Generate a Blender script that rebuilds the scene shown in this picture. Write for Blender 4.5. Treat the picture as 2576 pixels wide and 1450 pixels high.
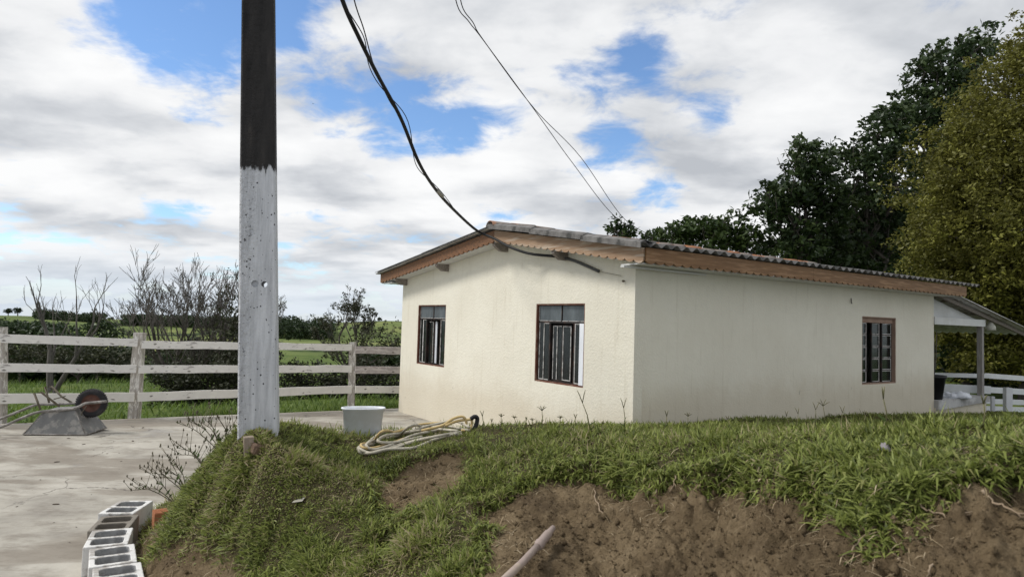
import bpy, bmesh, math, random
import numpy as np
from mathutils import Vector, Matrix
random.seed(7); RNG = np.random.default_rng(11)
S = bpy.context.scene
for o in list(bpy.data.objects): bpy.data.objects.remove(o)

# ------------------------------------------------------------------ camera
PW, PH, PF = 2575.0, 1450.0, 1700.0          # calibration frame of the photograph
CAMZ, PITCH, ROLL = 1.86, 0.0503, 0.0292
_f = Vector((0, math.cos(PITCH), math.sin(PITCH))); _u0 = Vector((0, -math.sin(PITCH), math.cos(PITCH))); _r0 = Vector((1, 0, 0))
_r = _r0 * math.cos(ROLL) + _u0 * math.sin(ROLL); _u = _u0 * math.cos(ROLL) - _r0 * math.sin(ROLL)
cd = bpy.data.cameras.new('camera'); cam = bpy.data.objects.new('camera', cd); S.collection.objects.link(cam)
cam.matrix_world = Matrix(((_r.x, _u.x, -_f.x, 0), (_r.y, _u.y, -_f.y, 0), (_r.z, _u.z, -_f.z, CAMZ), (0, 0, 0, 1)))
cd.sensor_width = 36; cd.lens = 36 * PF / PW; cd.clip_end = 6000; cd.clip_start = 0.05
cd.dof.use_dof = True; cd.dof.focus_distance = 9.0; cd.dof.aperture_fstop = 4.5
S.camera = cam
S.render.resolution_x, S.render.resolution_y = 1024, 576

def ray(px, py):
    d = _f + _r * ((px - PW / 2) / PF) - _u * ((py - PH / 2) / PF)
    return d / d.y
def at(px, py, dep):
    return ray(px, py) * dep + Vector((0, 0, CAMZ))

# ------------------------------------------------------------------ world: sky with broken cloud, soft sun
SUN_EL, SUN_AZ = 48.0, math.atan2(-1.0, -0.05)      # direction towards the sun: from the left
sun_dir = Vector((math.sin(SUN_AZ) * math.cos(math.radians(SUN_EL)), math.cos(SUN_AZ) * math.cos(math.radians(SUN_EL)), math.sin(math.radians(SUN_EL))))
W = bpy.data.worlds.new('World'); S.world = W; W.use_nodes = True
nt = W.node_tree; nt.nodes.clear()
class NB:
    """small node builder"""
    def __init__(s, nt): s.nt = nt
    def n(s, t, **kw):
        x = s.nt.nodes.new(t)
        for k, v in kw.items():
            if k.startswith('i_'):
                key = k[2:]; key = int(key) if key.isdigit() else key.replace('_', ' ')
                s.put(x.inputs[key], v)
            else: setattr(x, k, v)
        return x
    def put(s, inp, v):
        if isinstance(v, bpy.types.NodeSocket): s.nt.links.new(v, inp)
        else: inp.default_value = v
    def m(s, op, a, b=0.0, c=None, clamp=False):
        x = s.nt.nodes.new('ShaderNodeMath'); x.operation = op; x.use_clamp = clamp
        s.put(x.inputs[0], a); s.put(x.inputs[1], b)
        if c is not None: s.put(x.inputs[2], c)
        return x.outputs[0]
    def vm(s, op, a, b=None, out=0):
        x = s.nt.nodes.new('ShaderNodeVectorMath'); x.operation = op; s.put(x.inputs[0], a)
        if b is not None: s.put(x.inputs[1], b)
        return x.outputs['Value'] if out == 'v' else x.outputs[0]
    def noise(s, vec, scale, detail=4, rough=.55, dist=0.0, dim='3D', out='Fac'):
        x = s.n('ShaderNodeTexNoise', noise_dimensions=dim)
        if vec is not None: s.put(x.inputs['Vector'], vec)
        x.inputs['Scale'].default_value = scale; x.inputs['Detail'].default_value = detail
        x.inputs['Roughness'].default_value = rough; x.inputs['Distortion'].default_value = dist
        return x.outputs[out]
    def ramp(s, fac, stops, interp='LINEAR'):
        x = s.n('ShaderNodeValToRGB'); s.put(x.inputs[0], fac); r = x.color_ramp; r.interpolation = interp
        while len(r.elements) < len(stops): r.elements.new(0.5)
        for e, (p, c) in zip(r.elements, stops):
            e.position = p; e.color = (c, c, c, 1) if isinstance(c, (int, float)) else (*c, 1)
        return x.outputs[0]
    def mapr(s, v, a, b, c=0.0, d=1.0, smooth=False):
        x = s.n('ShaderNodeMapRange', interpolation_type='SMOOTHSTEP' if smooth else 'LINEAR'); x.clamp = True
        for i, q in enumerate((v, a, b, c, d)): s.put(x.inputs[i], q)
        return x.outputs[0]
    def mix(s, fac, a, b, blend='MIX'):
        x = s.n('ShaderNodeMix', data_type='RGBA', blend_type=blend)
        s.put(x.inputs[0], fac); s.put(x.inputs[6], a if not isinstance(a, tuple) else (*a, 1)); s.put(x.inputs[7], b if not isinstance(b, tuple) else (*b, 1))
        return x.outputs[2]
B = NB(nt)
tc = B.n('ShaderNodeTexCoord').outputs['Generated']
D = B.vm('NORMALIZE', tc)
sep = B.n('ShaderNodeSeparateXYZ'); nt.links.new(D, sep.inputs[0])
dz = B.m('MAXIMUM', sep.outputs[2], 0.0)
inv = B.m('DIVIDE', 1.0, B.m('ADD', dz, 0.20))
cx = B.m('MULTIPLY', sep.outputs[0], inv); cy = B.m('MULTIPLY', sep.outputs[1], inv)
cv = B.n('ShaderNodeCombineXYZ'); nt.links.new(cx, cv.inputs[0]); nt.links.new(cy, cv.inputs[1])
cvv = cv.outputs[0]
n1 = B.noise(cvv, 1.5, 7, .52, .1)
n2 = B.noise(B.vm('ADD', cvv, (7.3, 2.1, 3.0)), 5.5, 9, .60, .3)
# real openings of blue in the cloud deck, given as directions (pixel of the photo, angular width, depth)
gaps = [(420, 85, .055, .9), (540, 115, .075, 1.0), (470, 60, .05, .6), (330, 40, .04, .5), (640, 60, .05, .6), (740, 60, .04, .5), (195, 115, .022, .6),
        (800, 235, .03, .8), (880, 262, .035, .9), (970, 275, .032, .8), (1090, 285, .04, 1.0), (1190, 292, .035, .8), (1290, 300, .03, .6), (1330, 215, .028, .7), (1430, 195, .03, .8),
        (1575, 160, .032, .8), (1650, 225, .03, .6), (1510, 255, .022, .5), (1480, 330, .035, .8), (1555, 360, .028, .7), (1740, 292, .03, .6), (1810, 290, .02, .6), (990, 205, .03, .5), (1650, 150, .03, .5),
        (1660, 495, .024, .7), (1240, 520, .02, .6), (400, 528, .02, .5), (500, 522, .025, .6), (10, 570, .02, .7), (350, 530, .02, .4)]
solid = [(200, 330, .16, .6), (1300, 420, .10, .5), (900, 420, .10, .5), (2000, 200, .20, .6), (1150, 110, .09, .5), (300, 180, .09, .3), (1900, 500, .12, .4), (60, 90, .05, .5), (1400, 30, .08, .5), (700, 200, .05, .5)]
acc = None
for lst, sg in ((gaps, -0.225), (solid, 0.14)):
    for px, py, w, a in lst:
        d = ray(px, py).normalized()
        dt = B.vm('DOT_PRODUCT', D, tuple(d), 'v')
        e = B.m('POWER', 2.718, B.m('MULTIPLY', B.m('SUBTRACT', dt, 1.0), 1.0 / (w * w)))
        e = B.m('MULTIPLY', e, sg * a)
        acc = e if acc is None else B.m('ADD', acc, e)
acc = B.m('MAXIMUM', acc, -0.31)
dens = B.m('ADD', B.m('ADD', n1, acc), B.m('MULTIPLY', B.m('SUBTRACT', n2, .5), .62))
low = B.mapr(dz, .0, .20, -.045, 0.0, True)          # towards the horizon the deck breaks into rows
mask = B.mapr(B.m('ADD', dens, low), .28, .48, 0, 1, True)
# cloud brightness: thick = greyer belly, thin = white
sh = B.noise(B.vm('MULTIPLY', B.vm('ADD', cvv, (3.1, 9.4, 0)), (.8, 1.2, 1)), 1.9, 5, .48, .15)
sh2 = B.m('ADD', B.m('MULTIPLY', sh, .8), B.m('MULTIPLY', n2, .2))
ccol = B.ramp(sh2, [(.35, (.50, .525, .565)), (.45, (.68, .70, .73)), (.52, (.84, .85, .865)), (.62, (.95, .955, .96))])
hz = B.mapr(dz, .0, .11, 1.0, 0.0, True)              # pale air close to the horizon
ccol = B.mix(B.m('MULTIPLY', hz, .75), ccol, (.66, .745, .84)); mask = B.m('MAXIMUM', mask, B.m('MULTIPLY', hz, .85))
sky = B.n('ShaderNodeTexSky', sky_type='NISHITA'); sky.sun_disc = False
sky.sun_elevation = math.radians(SUN_EL); sky.sun_rotation = SUN_AZ
sky.air_density = 1.0; sky.dust_density = .1; sky.ozone_density = 6.0
bg1 = B.n('ShaderNodeBackground'); nt.links.new(sky.outputs[0], bg1.inputs[0]); bg1.inputs[1].default_value = .15
bg2 = B.n('ShaderNodeBackground'); nt.links.new(ccol, bg2.inputs[0]); bg2.inputs[1].default_value = .91
ms = B.n('ShaderNodeMixShader'); nt.links.new(mask, ms.inputs[0]); nt.links.new(bg1.outputs[0], ms.inputs[1]); nt.links.new(bg2.outputs[0], ms.inputs[2])
wo = B.n('ShaderNodeOutputWorld'); nt.links.new(ms.outputs[0], wo.inputs[0])
sl = bpy.data.lights.new('sun', 'SUN'); so = bpy.data.objects.new('sun', sl); S.collection.objects.link(so)
sl.energy = 2.5; sl.angle = math.radians(14); sl.color = (1.0, .97, .92)
so.rotation_euler = sun_dir.to_track_quat('Z', 'Y').to_euler(); so.location = (-20, 0, 30)
S.view_settings.view_transform = 'Standard'; S.view_settings.look = 'None'; S.view_settings.exposure = .18; S.view_settings.gamma = 1.0; S.view_settings.use_curve_mapping = False

# ------------------------------------------------------------------ helpers
def tag(o, label=None, cat=None, group=None, kind=None):
    if label: o['label'] = label
    if cat: o['category'] = cat
    if group: o['group'] = group
    if kind: o['kind'] = kind
    return o
def empty(name, loc=(0, 0, 0), rz=0.0, label=None, cat=None, group=None):
    o = bpy.data.objects.new(name, None); S.collection.objects.link(o); o.location = loc; o.rotation_euler = (0, 0, rz); o.empty_display_size = .1
    return tag(o, label, cat, group)
def link(name, me, m=None, parent=None):
    o = bpy.data.objects.new(name, me); S.collection.objects.link(o)
    if m is not None and len(me.materials) == 0: me.materials.append(m)
    if parent is not None: o.parent = parent
    return o
class MB:
    def __init__(s): s.v = []; s.f = []
    def add(s, vs, fs):
        k = len(s.v); s.v += [tuple(v) for v in vs]; s.f += [tuple(i + k for i in f) for f in fs]; return s
    def box(s, lo, hi, M=None):
        x0, y0, z0 = lo; x1, y1, z1 = hi
        vs = [Vector(p) for p in ((x0, y0, z0), (x1, y0, z0), (x1, y1, z0), (x0, y1, z0), (x0, y0, z1), (x1, y0, z1), (x1, y1, z1), (x0, y1, z1))]
        if M is not None: vs = [M @ v for v in vs]
        return s.add(vs, [(0, 3, 2, 1), (4, 5, 6, 7), (0, 1, 5, 4), (1, 2, 6, 5), (2, 3, 7, 6), (3, 0, 4, 7)])
    def prism(s, poly, ex):
        """extrude planar polygon (list of 3D points) by vector ex"""
        n = len(poly); a = [Vector(p) for p in poly]; b = [p + Vector(ex) for p in a]
        return s.add(a + b, [tuple(range(n))[::-1], tuple(range(n, 2 * n))] + [(i, (i + 1) % n, n + (i + 1) % n, n + i) for i in range(n)])
    def tube(s, pts, rad, sides=8, cap=True):
        pts = [Vector(p) for p in pts]; n = len(pts)
        if not hasattr(rad, '__len__'): rad = [rad] * n
        up = None; rings = []
        for i, p in enumerate(pts):
            t = (pts[min(i + 1, n - 1)] - pts[max(i - 1, 0)]); t = t.normalized() if t.length > 1e-9 else Vector((0, 0, 1))
            if up is None: up = Vector((0, 0, 1)) if abs(t.z) < .9 else Vector((1, 0, 0))
            a = t.cross(up); a = a.normalized() if a.length > 1e-6 else t.orthogonal().normalized(); b = a.cross(t); up = b
            rings.append([p + (a * math.cos(2 * math.pi * j / sides) + b * math.sin(2 * math.pi * j / sides)) * rad[i] for j in range(sides)])
        vs = [v for r in rings for v in r]; fs = []
        for i in range(n - 1):
            for j in range(sides):
                fs.append((i * sides + j, i * sides + (j + 1) % sides, (i + 1) * sides + (j + 1) % sides, (i + 1) * sides + j))
        if cap: fs += [tuple(range(sides))[::-1], tuple((n - 1) * sides + j for j in range(sides))]
        return s.add(vs, fs)
    def lathe(s, prof, sides=24, M=None):
        vs = []; fs = []; n = len(prof)
        for j in range(sides):
            a = 2 * math.pi * j / sides
            for r, z in prof: v = Vector((r * math.cos(a), r * math.sin(a), z)); vs.append(M @ v if M is not None else v)
        for j in range(sides):
            for i in range(n - 1):
                k = (j + 1) % sides
                fs.append((j * n + i, k * n + i, k * n + i + 1, j * n + i + 1))
        return s.add(vs, fs)
    def build(s, name, m=None, parent=None, smooth=False, bevel=0.0):
        me = bpy.data.meshes.new(name); me.from_pydata(s.v, [], s.f); me.validate()
        if bevel > 0:
            bm = bmesh.new(); bm.from_mesh(me)
            bmesh.ops.bevel(bm, geom=bm.edges[:] , offset=bevel, segments=1, affect='EDGES', profile=.5)
            bm.to_mesh(me); bm.free()
        if smooth: me.polygons.foreach_set('use_smooth', [True] * len(me.polygons))
        me.update()
        return link(name, me, m, parent)
def fast_mesh(name, V, F, col=None, smooth=False):
    V = np.asarray(V, np.float32); F = np.asarray(F, np.int32); k = F.shape[1]
    me = bpy.data.meshes.new(name); me.vertices.add(len(V)); me.vertices.foreach_set('co', V.ravel())
    me.loops.add(F.size); me.loops.foreach_set('vertex_index', F.ravel())
    me.polygons.add(len(F)); me.polygons.foreach_set('loop_start', np.arange(0, F.size, k, dtype=np.int32)); me.polygons.foreach_set('loop_total', np.full(len(F), k, np.int32))
    if smooth: me.polygons.foreach_set('use_smooth', np.ones(len(F), bool))
    me.update(calc_edges=True)
    if col is not None:
        at_ = me.attributes.new('tone', 'FLOAT', 'POINT'); at_.data.foreach_set('value', np.asarray(col, np.float32))
    return me

# ------------------------------------------------------------------ materials
def newmat(name):
    m = bpy.data.materials.new(name); m.use_nodes = True; t = m.node_tree; t.nodes.clear()
    b = NB(t); out = b.n('ShaderNodeOutputMaterial'); p = b.n('ShaderNodeBsdfPrincipled'); t.links.new(p.outputs[0], out.inputs[0])
    b.p = p; b.out = out; b.oc = b.n('ShaderNodeTexCoord').outputs['Object']
    return m, b
def bump(b, h, strength=.4, dist=.01, prev=None):
    x = b.n('ShaderNodeBump'); x.inputs['Strength'].default_value = strength; x.inputs['Distance'].default_value = dist
    b.put(x.inputs['Height'], h)
    if prev is not None: b.put(x.inputs['Normal'], prev)
    return x.outputs[0]
def noisy(name, c0, c1, scale=6, rough=.8, bscale=60, bstr=.3, bdist=.004, stretch=(1, 1, 1), detail=6, spec=.3, metallic=0.0, c2=None, s2=2.0, a2=.5):
    m, b = newmat(name)
    v = b.vm('MULTIPLY', b.oc, stretch)
    col = b.ramp(b.noise(v, scale, detail, .6), [(.3, c0), (.7, c1)])
    if c2 is not None:
        f = b.mapr(b.noise(b.vm('ADD', v, (5, 3, 1)), s2, 5, .6), .5, .62, 0, a2, True)
        col = b.mix(f, col, c2)
    b.put(b.p.inputs['Base Color'], col); b.p.inputs['Roughness'].default_value = rough; b.p.inputs['Specular IOR Level'].default_value = spec; b.p.inputs['Metallic'].default_value = metallic
    b.put(b.p.inputs['Normal'], bump(b, b.noise(v, bscale, 4, .6), bstr, bdist))
    return m
def leafmat(name, stops, rough=.5, trans=.3, spec=.25):
    m, b = newmat(name)
    a = b.n('ShaderNodeAttribute', attribute_name='tone')
    col = b.ramp(a.outputs['Fac'], stops)
    b.put(b.p.inputs['Base Color'], col); b.p.inputs['Roughness'].default_value = rough; b.p.inputs['Specular IOR Level'].default_value = spec
    tr = b.n('ShaderNodeBsdfTranslucent'); b.put(tr.inputs[0], col)
    mx = b.n('ShaderNodeMixShader'); mx.inputs[0].default_value = trans
    b.nt.links.new(b.p.outputs[0], mx.inputs[1]); b.nt.links.new(tr.outputs[0], mx.inputs[2]); b.nt.links.new(mx.outputs[0], b.out.inputs[0])
    return m
M = {}
# stucco, cream; splash dirt has its own shape near the base
def stucco(name, lumps, dz=0.0):
    m, b = newmat(name)
    z = b.n('ShaderNodeSeparateXYZ'); b.nt.links.new(b.oc, z.inputs[0])
    big = b.noise(b.oc, .9, 4, .6); fine = b.noise(b.oc, 9, 5, .6)
    col = b.ramp(big, [(.3, (.705, .665, .555)), (.7, (.775, .74, .63))])
    col = b.mix(b.mapr(fine, .45, .75, 0, .18), col, (.60, .565, .47))
    # vertical streaks
    st = b.noise(b.vm('MULTIPLY', b.oc, (5, 5, .35)), 2.2, 4, .65)
    col = b.mix(b.mapr(st, .55, .72, 0, .30, True), col, (.50, .45, .34))
    # splash dirt
    h = b.m('ADD', z.outputs[2], b.m('MULTIPLY', b.m('SUBTRACT', b.noise(b.oc, 2.2, 6, .7), .5), .7))
    col = b.mix(b.mapr(h, 1.0 + dz, .45 + dz, 0, .30, True), col, (.40, .30, .18))
    sp = b.noise(b.vm('MULTIPLY', b.oc, (1, 1, .45)), 11, 3, .5)
    spm = b.m('MULTIPLY', b.mapr(sp, .70, .76), b.mapr(z.outputs[2], 1.2, .75))
    col = b.mix(b.m('MULTIPLY', spm, .6), col, (.14, .13, .11))
    b.put(b.p.inputs['Base Color'], col); b.p.inputs['Roughness'].default_value = .9; b.p.inputs['Specular IOR Level'].default_value = .2
    vz = b.n('ShaderNodeTexVoronoi', feature='SMOOTH_F1'); b.put(vz.inputs['Vector'], b.oc); vz.inputs['Scale'].default_value = 42
    nr = bump(b, vz.outputs[0], .3 * lumps, .010)
    nr = bump(b, b.noise(b.vm('MULTIPLY', b.oc, (1, 1, .7)), 34, 5, .6), .42 * lumps, .008, nr)
    nr = bump(b, b.noise(b.oc, .8, 3, .5), .25, .08, nr)
    b.put(b.p.inputs['Normal'], nr)
    return m
M['stucco'] = stucco('stucco_cream', 1.0); M['stucco_side'] = stucco('stucco_cream_smoother', .7, .32)
M['fascia_dark'] = noisy('varnished_fascia', (.145, .07, .032), (.25, .122, .058), 3, .6, 40, .25, .003, (1, 6, 14), c2=(.07, .045, .03), s2=3, a2=.6)
M['fascia_side'] = noisy('varnished_fascia_side', (.15, .077, .032), (.24, .13, .057), 3, .6, 40, .25, .003, (1, 6, 14), c2=(.40, .24, .13), s2=2.2, a2=.5)
M['fascia_pale'] = noisy('weathered_fascia', (.28, .17, .098), (.40, .28, .19), 3, .75, 40, .25, .003, (6, 1, 14), c2=(.50, .42, .33), s2=1.6, a2=.7)
M['fibre'] = noisy('fibre_cement', (.10, .095, .09), (.22, .21, .20), 9, .95, 70, .4, .004, (1, 1, 1), c2=(.045, .045, .042), s2=5, a2=.8)
M['fibre_pale'] = noisy('fibre_cement_pale', (.46, .46, .45), (.58, .57, .56), 5, .9, 70, .3, .003, c2=(.22, .21, .20), s2=3, a2=.5)
M['clay'] = noisy('clay_tile', (.27, .115, .055), (.38, .17, .085), 7, .85, 50, .4, .004, c2=(.11, .095, .08), s2=5, a2=.85)
M['clay_old'] = noisy('lichen_clay_tile', (.14, .12, .105), (.27, .23, .20), 9, .95, 40, .7, .006, c2=(.36, .15, .07), s2=4, a2=.55)
M['mortar'] = noisy('roof_mortar', (.20, .19, .18), (.36, .35, .33), 14, .95, 40, .8, .01)
M['soffit'] = noisy('white_pvc_lining', (.56, .56, .545), (.66, .66, .645), 2, .5, 12, .1, .003, c2=(.45, .44, .40), s2=2, a2=.35)
M['rafter'] = noisy('grey_timber', (.16, .14, .12), (.30, .26, .23), 4, .85, 40, .4, .004, (8, 1, 8))
M['redwood'] = noisy('oxide_red_paint', (.11, .042, .027), (.18, .072, .046), 8, .7, 40, .3, .003, c2=(.28, .20, .15), s2=7, a2=.5)
M['pinkrev'] = noisy('faded_pink_reveal', (.26, .17, .125), (.36, .25, .19), 6, .8, 40, .3, .003)
M['iron'] = noisy('dark_iron', (.012, .011, .011), (.035, .028, .025), 18, .6, 60, .2, .002, c2=(.09, .045, .03), s2=9, a2=.5)
M['putty'] = noisy('old_putty', (.42, .40, .38), (.66, .65, .62), 22, .8, 60, .4, .003, c2=(.10, .09, .08), s2=12, a2=.7)
M['white_strip'] = noisy('white_board', (.74, .76, .80), (.82, .84, .88), 3, .5, 40, .05, .002)
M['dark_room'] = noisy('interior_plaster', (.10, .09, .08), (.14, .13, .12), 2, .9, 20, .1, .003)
def glass(name, ribs, alpha, tint):
    m, b = newmat(name)
    b.p.inputs['Base Color'].default_value = (*tint, 1); b.p.inputs['Roughness'].default_value = .12; b.p.inputs['Specular IOR Level'].default_value = .7
    x = b.n('ShaderNodeSeparateXYZ'); b.nt.links.new(b.oc, x.inputs[0])
    if ribs:
        s_ = b.m('SINE', b.m('MULTIPLY', b.m('ADD', x.outputs[0], x.outputs[1]), 2 * math.pi / .032))
        b.put(b.p.inputs['Normal'], bump(b, b.m('ADD', b.m('MULTIPLY', s_, .5), .5), 1.0, .009))
    else:
        b.put(b.p.inputs['Normal'], bump(b, b.noise(b.oc, 3, 2, .5), .15, .01))
    d = b.mapr(b.noise(b.vm('MULTIPLY', b.oc, (1, 1, .3)), 7, 5, .65), .4, .7, 0, 1)
    col = b.mix(d, tint, tuple(min(1, c * 1.7 + .01) for c in tint)); b.put(b.p.inputs['Base Color'], col)
    tr = b.n('ShaderNodeBsdfTransparent'); tr.inputs[0].default_value = (.75, .85, .82, 1)
    mx = b.n('ShaderNodeMixShader'); mx.inputs[0].default_value = alpha
    b.nt.links.new(tr.outputs[0], mx.inputs[1]); b.nt.links.new(b.p.outputs[0], mx.inputs[2]); b.nt.links.new(mx.outputs[0], b.out.inputs[0])
    return m
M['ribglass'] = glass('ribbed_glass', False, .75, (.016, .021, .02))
M['ribglass_top'] = glass('ribbed_glass_sky_tint', False, .9, (.10, .115, .12))  # transom panes: sky reflection put into a paler, bluer base tint
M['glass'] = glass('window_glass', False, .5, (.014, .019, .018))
def paintwood(name, wood0, wood1, paint, amt):
    m, b = newmat(name)
    v = b.vm('MULTIPLY', b.oc, (.7, 8, 8))
    w = b.ramp(b.noise(v, 3.5, 6, .6), [(.3, wood0), (.7, wood1)])
    pn = b.noise(b.vm('MULTIPLY', b.oc, (1.0, 4, 4)), 6.5, 8, .72)
    pm = b.mapr(pn, amt, amt + .05, 0, 1, True)
    pc = b.ramp(b.noise(b.oc, 3, 5, .6), [(.3, tuple(c * .84 for c in paint)), (.7, paint)])
    col = b.mix(pm, w, pc)
    kn = b.noise(b.vm('MULTIPLY', b.oc, (1, 2, 2)), 7, 1, .4); col = b.mix(b.mapr(kn, .74, .78, 0, .8), col, (.08, .065, .05))
    b.put(b.p.inputs['Base Color'], col); b.p.inputs['Roughness'].default_value = .85
    nr = bump(b, b.noise(v, 18, 5, .6), .35, .004); nr = bump(b, pm, .35, .003, nr); b.put(b.p.inputs['Normal'], nr)
    return m
M['rail'] = paintwood('peeling_white_rail', (.27, .25, .235), (.46, .43, .41), (.80, .775, .73), .375)
M['rail_b'] = paintwood('dirty_white_rail', (.30, .27, .25), (.46, .43, .40), (.78, .75, .69), .33)
M['rail_pink'] = paintwood('greyish_pink_rail', (.33, .29, .28), (.46, .41, .40), (.58, .53, .51), .46)
M['post'] = paintwood('worn_fence_post', (.25, .225, .20), (.47, .43, .38), (.70, .67, .62), .51)
M['whitepaint'] = noisy('white_paint', (.66, .67, .69), (.76, .77, .78), 4, .6, 40, .15, .003)
M['greypost'] = noisy('grey_timber_post', (.22, .205, .19), (.34, .32, .30), 5, .8, 40, .4, .004, (8, 8, 1))
# pole
def polemat(z0):
    m, b = newmat('whitewashed_concrete_pole')
    s_ = b.n('ShaderNodeSeparateXYZ'); b.nt.links.new(b.oc, s_.inputs[0])
    z = b.m('ADD', s_.outputs[2], b.m('MULTIPLY', b.m('SUBTRACT', b.noise(b.vm('MULTIPLY', b.oc, (3, 3, .5)), 11, 6, .7), .5), .24))
    white = b.mapr(z, z0 + .012, z0 - .012)
    wc = b.ramp(b.noise(b.vm('MULTIPLY', b.oc, (6, 6, .6)), 5, 6, .65), [(.3, (.37, .375, .39)), (.62, (.57, .575, .59))])
    # grey showing through brush strokes
    wc = b.mix(b.mapr(b.noise(b.vm('MULTIPLY', b.oc, (14, 14, .5)), 4, 5, .7), .58, .74, 0, .6, True), wc, (.20, .20, .205))
    dc = b.ramp(b.noise(b.vm('MULTIPLY', b.oc, (2, 2, .35)), 6, 7, .65), [(.3, (.013, .0125, .0125)), (.62, (.034, .031, .029)), (.8, (.075, .065, .056))])
    col = b.mix(white, dc, wc)
    vo = b.n('ShaderNodeTexVoronoi'); b.put(vo.inputs['Vector'], b.vm('MULTIPLY', b.oc, (1, 1, .8))); vo.inputs['Scale'].default_value = 48; vo.inputs['Randomness'].default_value = 1
    sc = b.n('ShaderNodeSeparateColor'); b.nt.links.new(vo.outputs['Color'], sc.inputs[0])
    rad = b.m('MULTIPLY', b.m('POWER', sc.outputs[0], 3.0), .27)
    pit = b.m('LESS_THAN', vo.outputs['Distance'], rad)
    rgh = b.mapr(s_.outputs[0], -.06, -.12, 0, 1)              # spalled left arris
    chip = b.m('MULTIPLY', b.mapr(b.noise(b.oc, 38, 4, .7), .60, .66), rgh)
    col = b.mix(b.m('MAXIMUM', pit, b.m('MULTIPLY', chip, .75)), col, (.022, .02, .02))
    b.put(b.p.inputs['Base Color'], col); b.p.inputs['Roughness'].default_value = .85; b.p.inputs['Specular IOR Level'].default_value = .25
    nr = bump(b, b.m('SUBTRACT', 1.0, pit), .6, .006); nr = bump(b, b.noise(b.oc, 45, 5, .65), .5, .008, nr)
    nr = bump(b, b.m('MULTIPLY', b.noise(b.oc, 22, 5, .7), b.m('ADD', b.m('MULTIPLY', rgh, 2.2), .25)), .7, .02, nr)
    b.put(b.p.inputs['Normal'], nr)
    return m
def slabmat():
    m, b = newmat('yard_concrete')
    col = b.ramp(b.noise(b.oc, 1.3, 8, .62), [(.28, (.21, .19, .16)), (.5, (.35, .325, .275)), (.72, (.48, .45, .39))])
    st = b.noise(b.vm('MULTIPLY', b.oc, (.5, 1.3, 1)), .55, 7, .6, .6)
    col = b.mix(b.mapr(st, .50, .57, 0, .62, True), col, (.17, .14, .105))
    col = b.mix(b.mapr(b.noise(b.oc, .8, 5, .6, .3), .60, .68, 0, .4, True), col, (.24, .235, .23))
    col = b.mix(b.mapr(b.noise(b.vm('MULTIPLY', b.oc, (.8, 1.6, 1)), 3.4, 8, .7), .46, .66, 0, .55, True), col, (.155, .13, .10))
    col = b.mix(b.mapr(b.noise(b.oc, 34, 3, .6), .66, .74, 0, .55), col, (.12, .095, .07))
    col = b.mix(b.mapr(b.noise(b.vm('MULTIPLY', b.oc, (1, 3.5, 1)), 9, 4, .6), .64, .72, 0, .4), col, (.16, .125, .09))
    vo = b.n('ShaderNodeTexVoronoi', feature='DISTANCE_TO_EDGE'); b.put(vo.inputs['Vector'], b.vm('ADD', b.oc, b.vm('MULTIPLY', b.noise(b.oc, 1.7, 5, .6, out='Color'), (.8, .8, 0)))); vo.inputs['Scale'].default_value = .34
    crk = b.m('MULTIPLY', b.mapr(vo.outputs[0], .0045, .0015), b.mapr(b.noise(b.oc, .9, 3, .5), .42, .55))
    col = b.mix(b.m('MULTIPLY', crk, .75), col, (.06, .05, .04))
    b.put(b.p.inputs['Base Color'], col); b.p.inputs['Roughness'].default_value = .85
    nr = bump(b, b.noise(b.oc, 60, 5, .65), .35, .004); nr = bump(b, b.noise(b.oc, 5, 5, .6), .3, .02, nr); b.put(b.p.inputs['Normal'], nr)
    return m
M['slab'] = slabmat()
def soilmat():
    m, b = newmat('bank_soil')
    a = b.n('ShaderNodeAttribute', attribute_name='tone')
    col = b.ramp(b.noise(b.oc, 2.2, 8, .65), [(.28, (.085, .060, .036)), (.5, (.185, .135, .078)), (.72, (.30, .228, .138))])
    col = b.mix(b.mapr(b.noise(b.oc, 26, 5, .7), .5, .72, 0, .5), col, (.36, .275, .17))
    col = b.mix(b.mapr(b.noise(b.oc, 44, 4, .65), .56, .66, 0, .42), col, (.068, .047, .03))
    turf = b.ramp(b.noise(b.oc, 30, 4, .6), [(.3, (.028, .028, .013)), (.7, (.085, .075, .036))])
    col = b.mix(b.mapr(a.outputs['Fac'], -.1, .25, 0, .85, True), col, turf)
    b.put(b.p.inputs['Base Color'], col); b.p.inputs['Roughness'].default_value = .95; b.p.inputs['Specular IOR Level'].default_value = .1
    nr = bump(b, b.noise(b.oc, 38, 7, .75), 1.0, .03); nr = bump(b, b.noise(b.oc, 150, 4, .65), .9, .006, nr); b.put(b.p.inputs['Normal'], nr)
    return m
M['soil'] = soilmat()
def pasturemat():
    m, b = newmat('pasture_turf')
    n = b.noise(b.oc, .22, 8, .65)
    col = b.ramp(n, [(.3, (.055, .085, .02)), (.5, (.085, .125, .03)), (.72, (.15, .17, .05))])
    col = b.mix(b.mapr(b.noise(b.oc, 3.0, 6, .7), .5, .7, 0, .5), col, (.05, .07, .02))
    b.put(b.p.inputs['Base Color'], col); b.p.inputs['Roughness'].default_value = .95; b.p.inputs['Specular IOR Level'].default_value = .1
    b.put(b.p.inputs['Normal'], bump(b, b.noise(b.oc, 8, 6, .7), .8, .08))
    return m
M['pasture'] = pasturemat()
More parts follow.
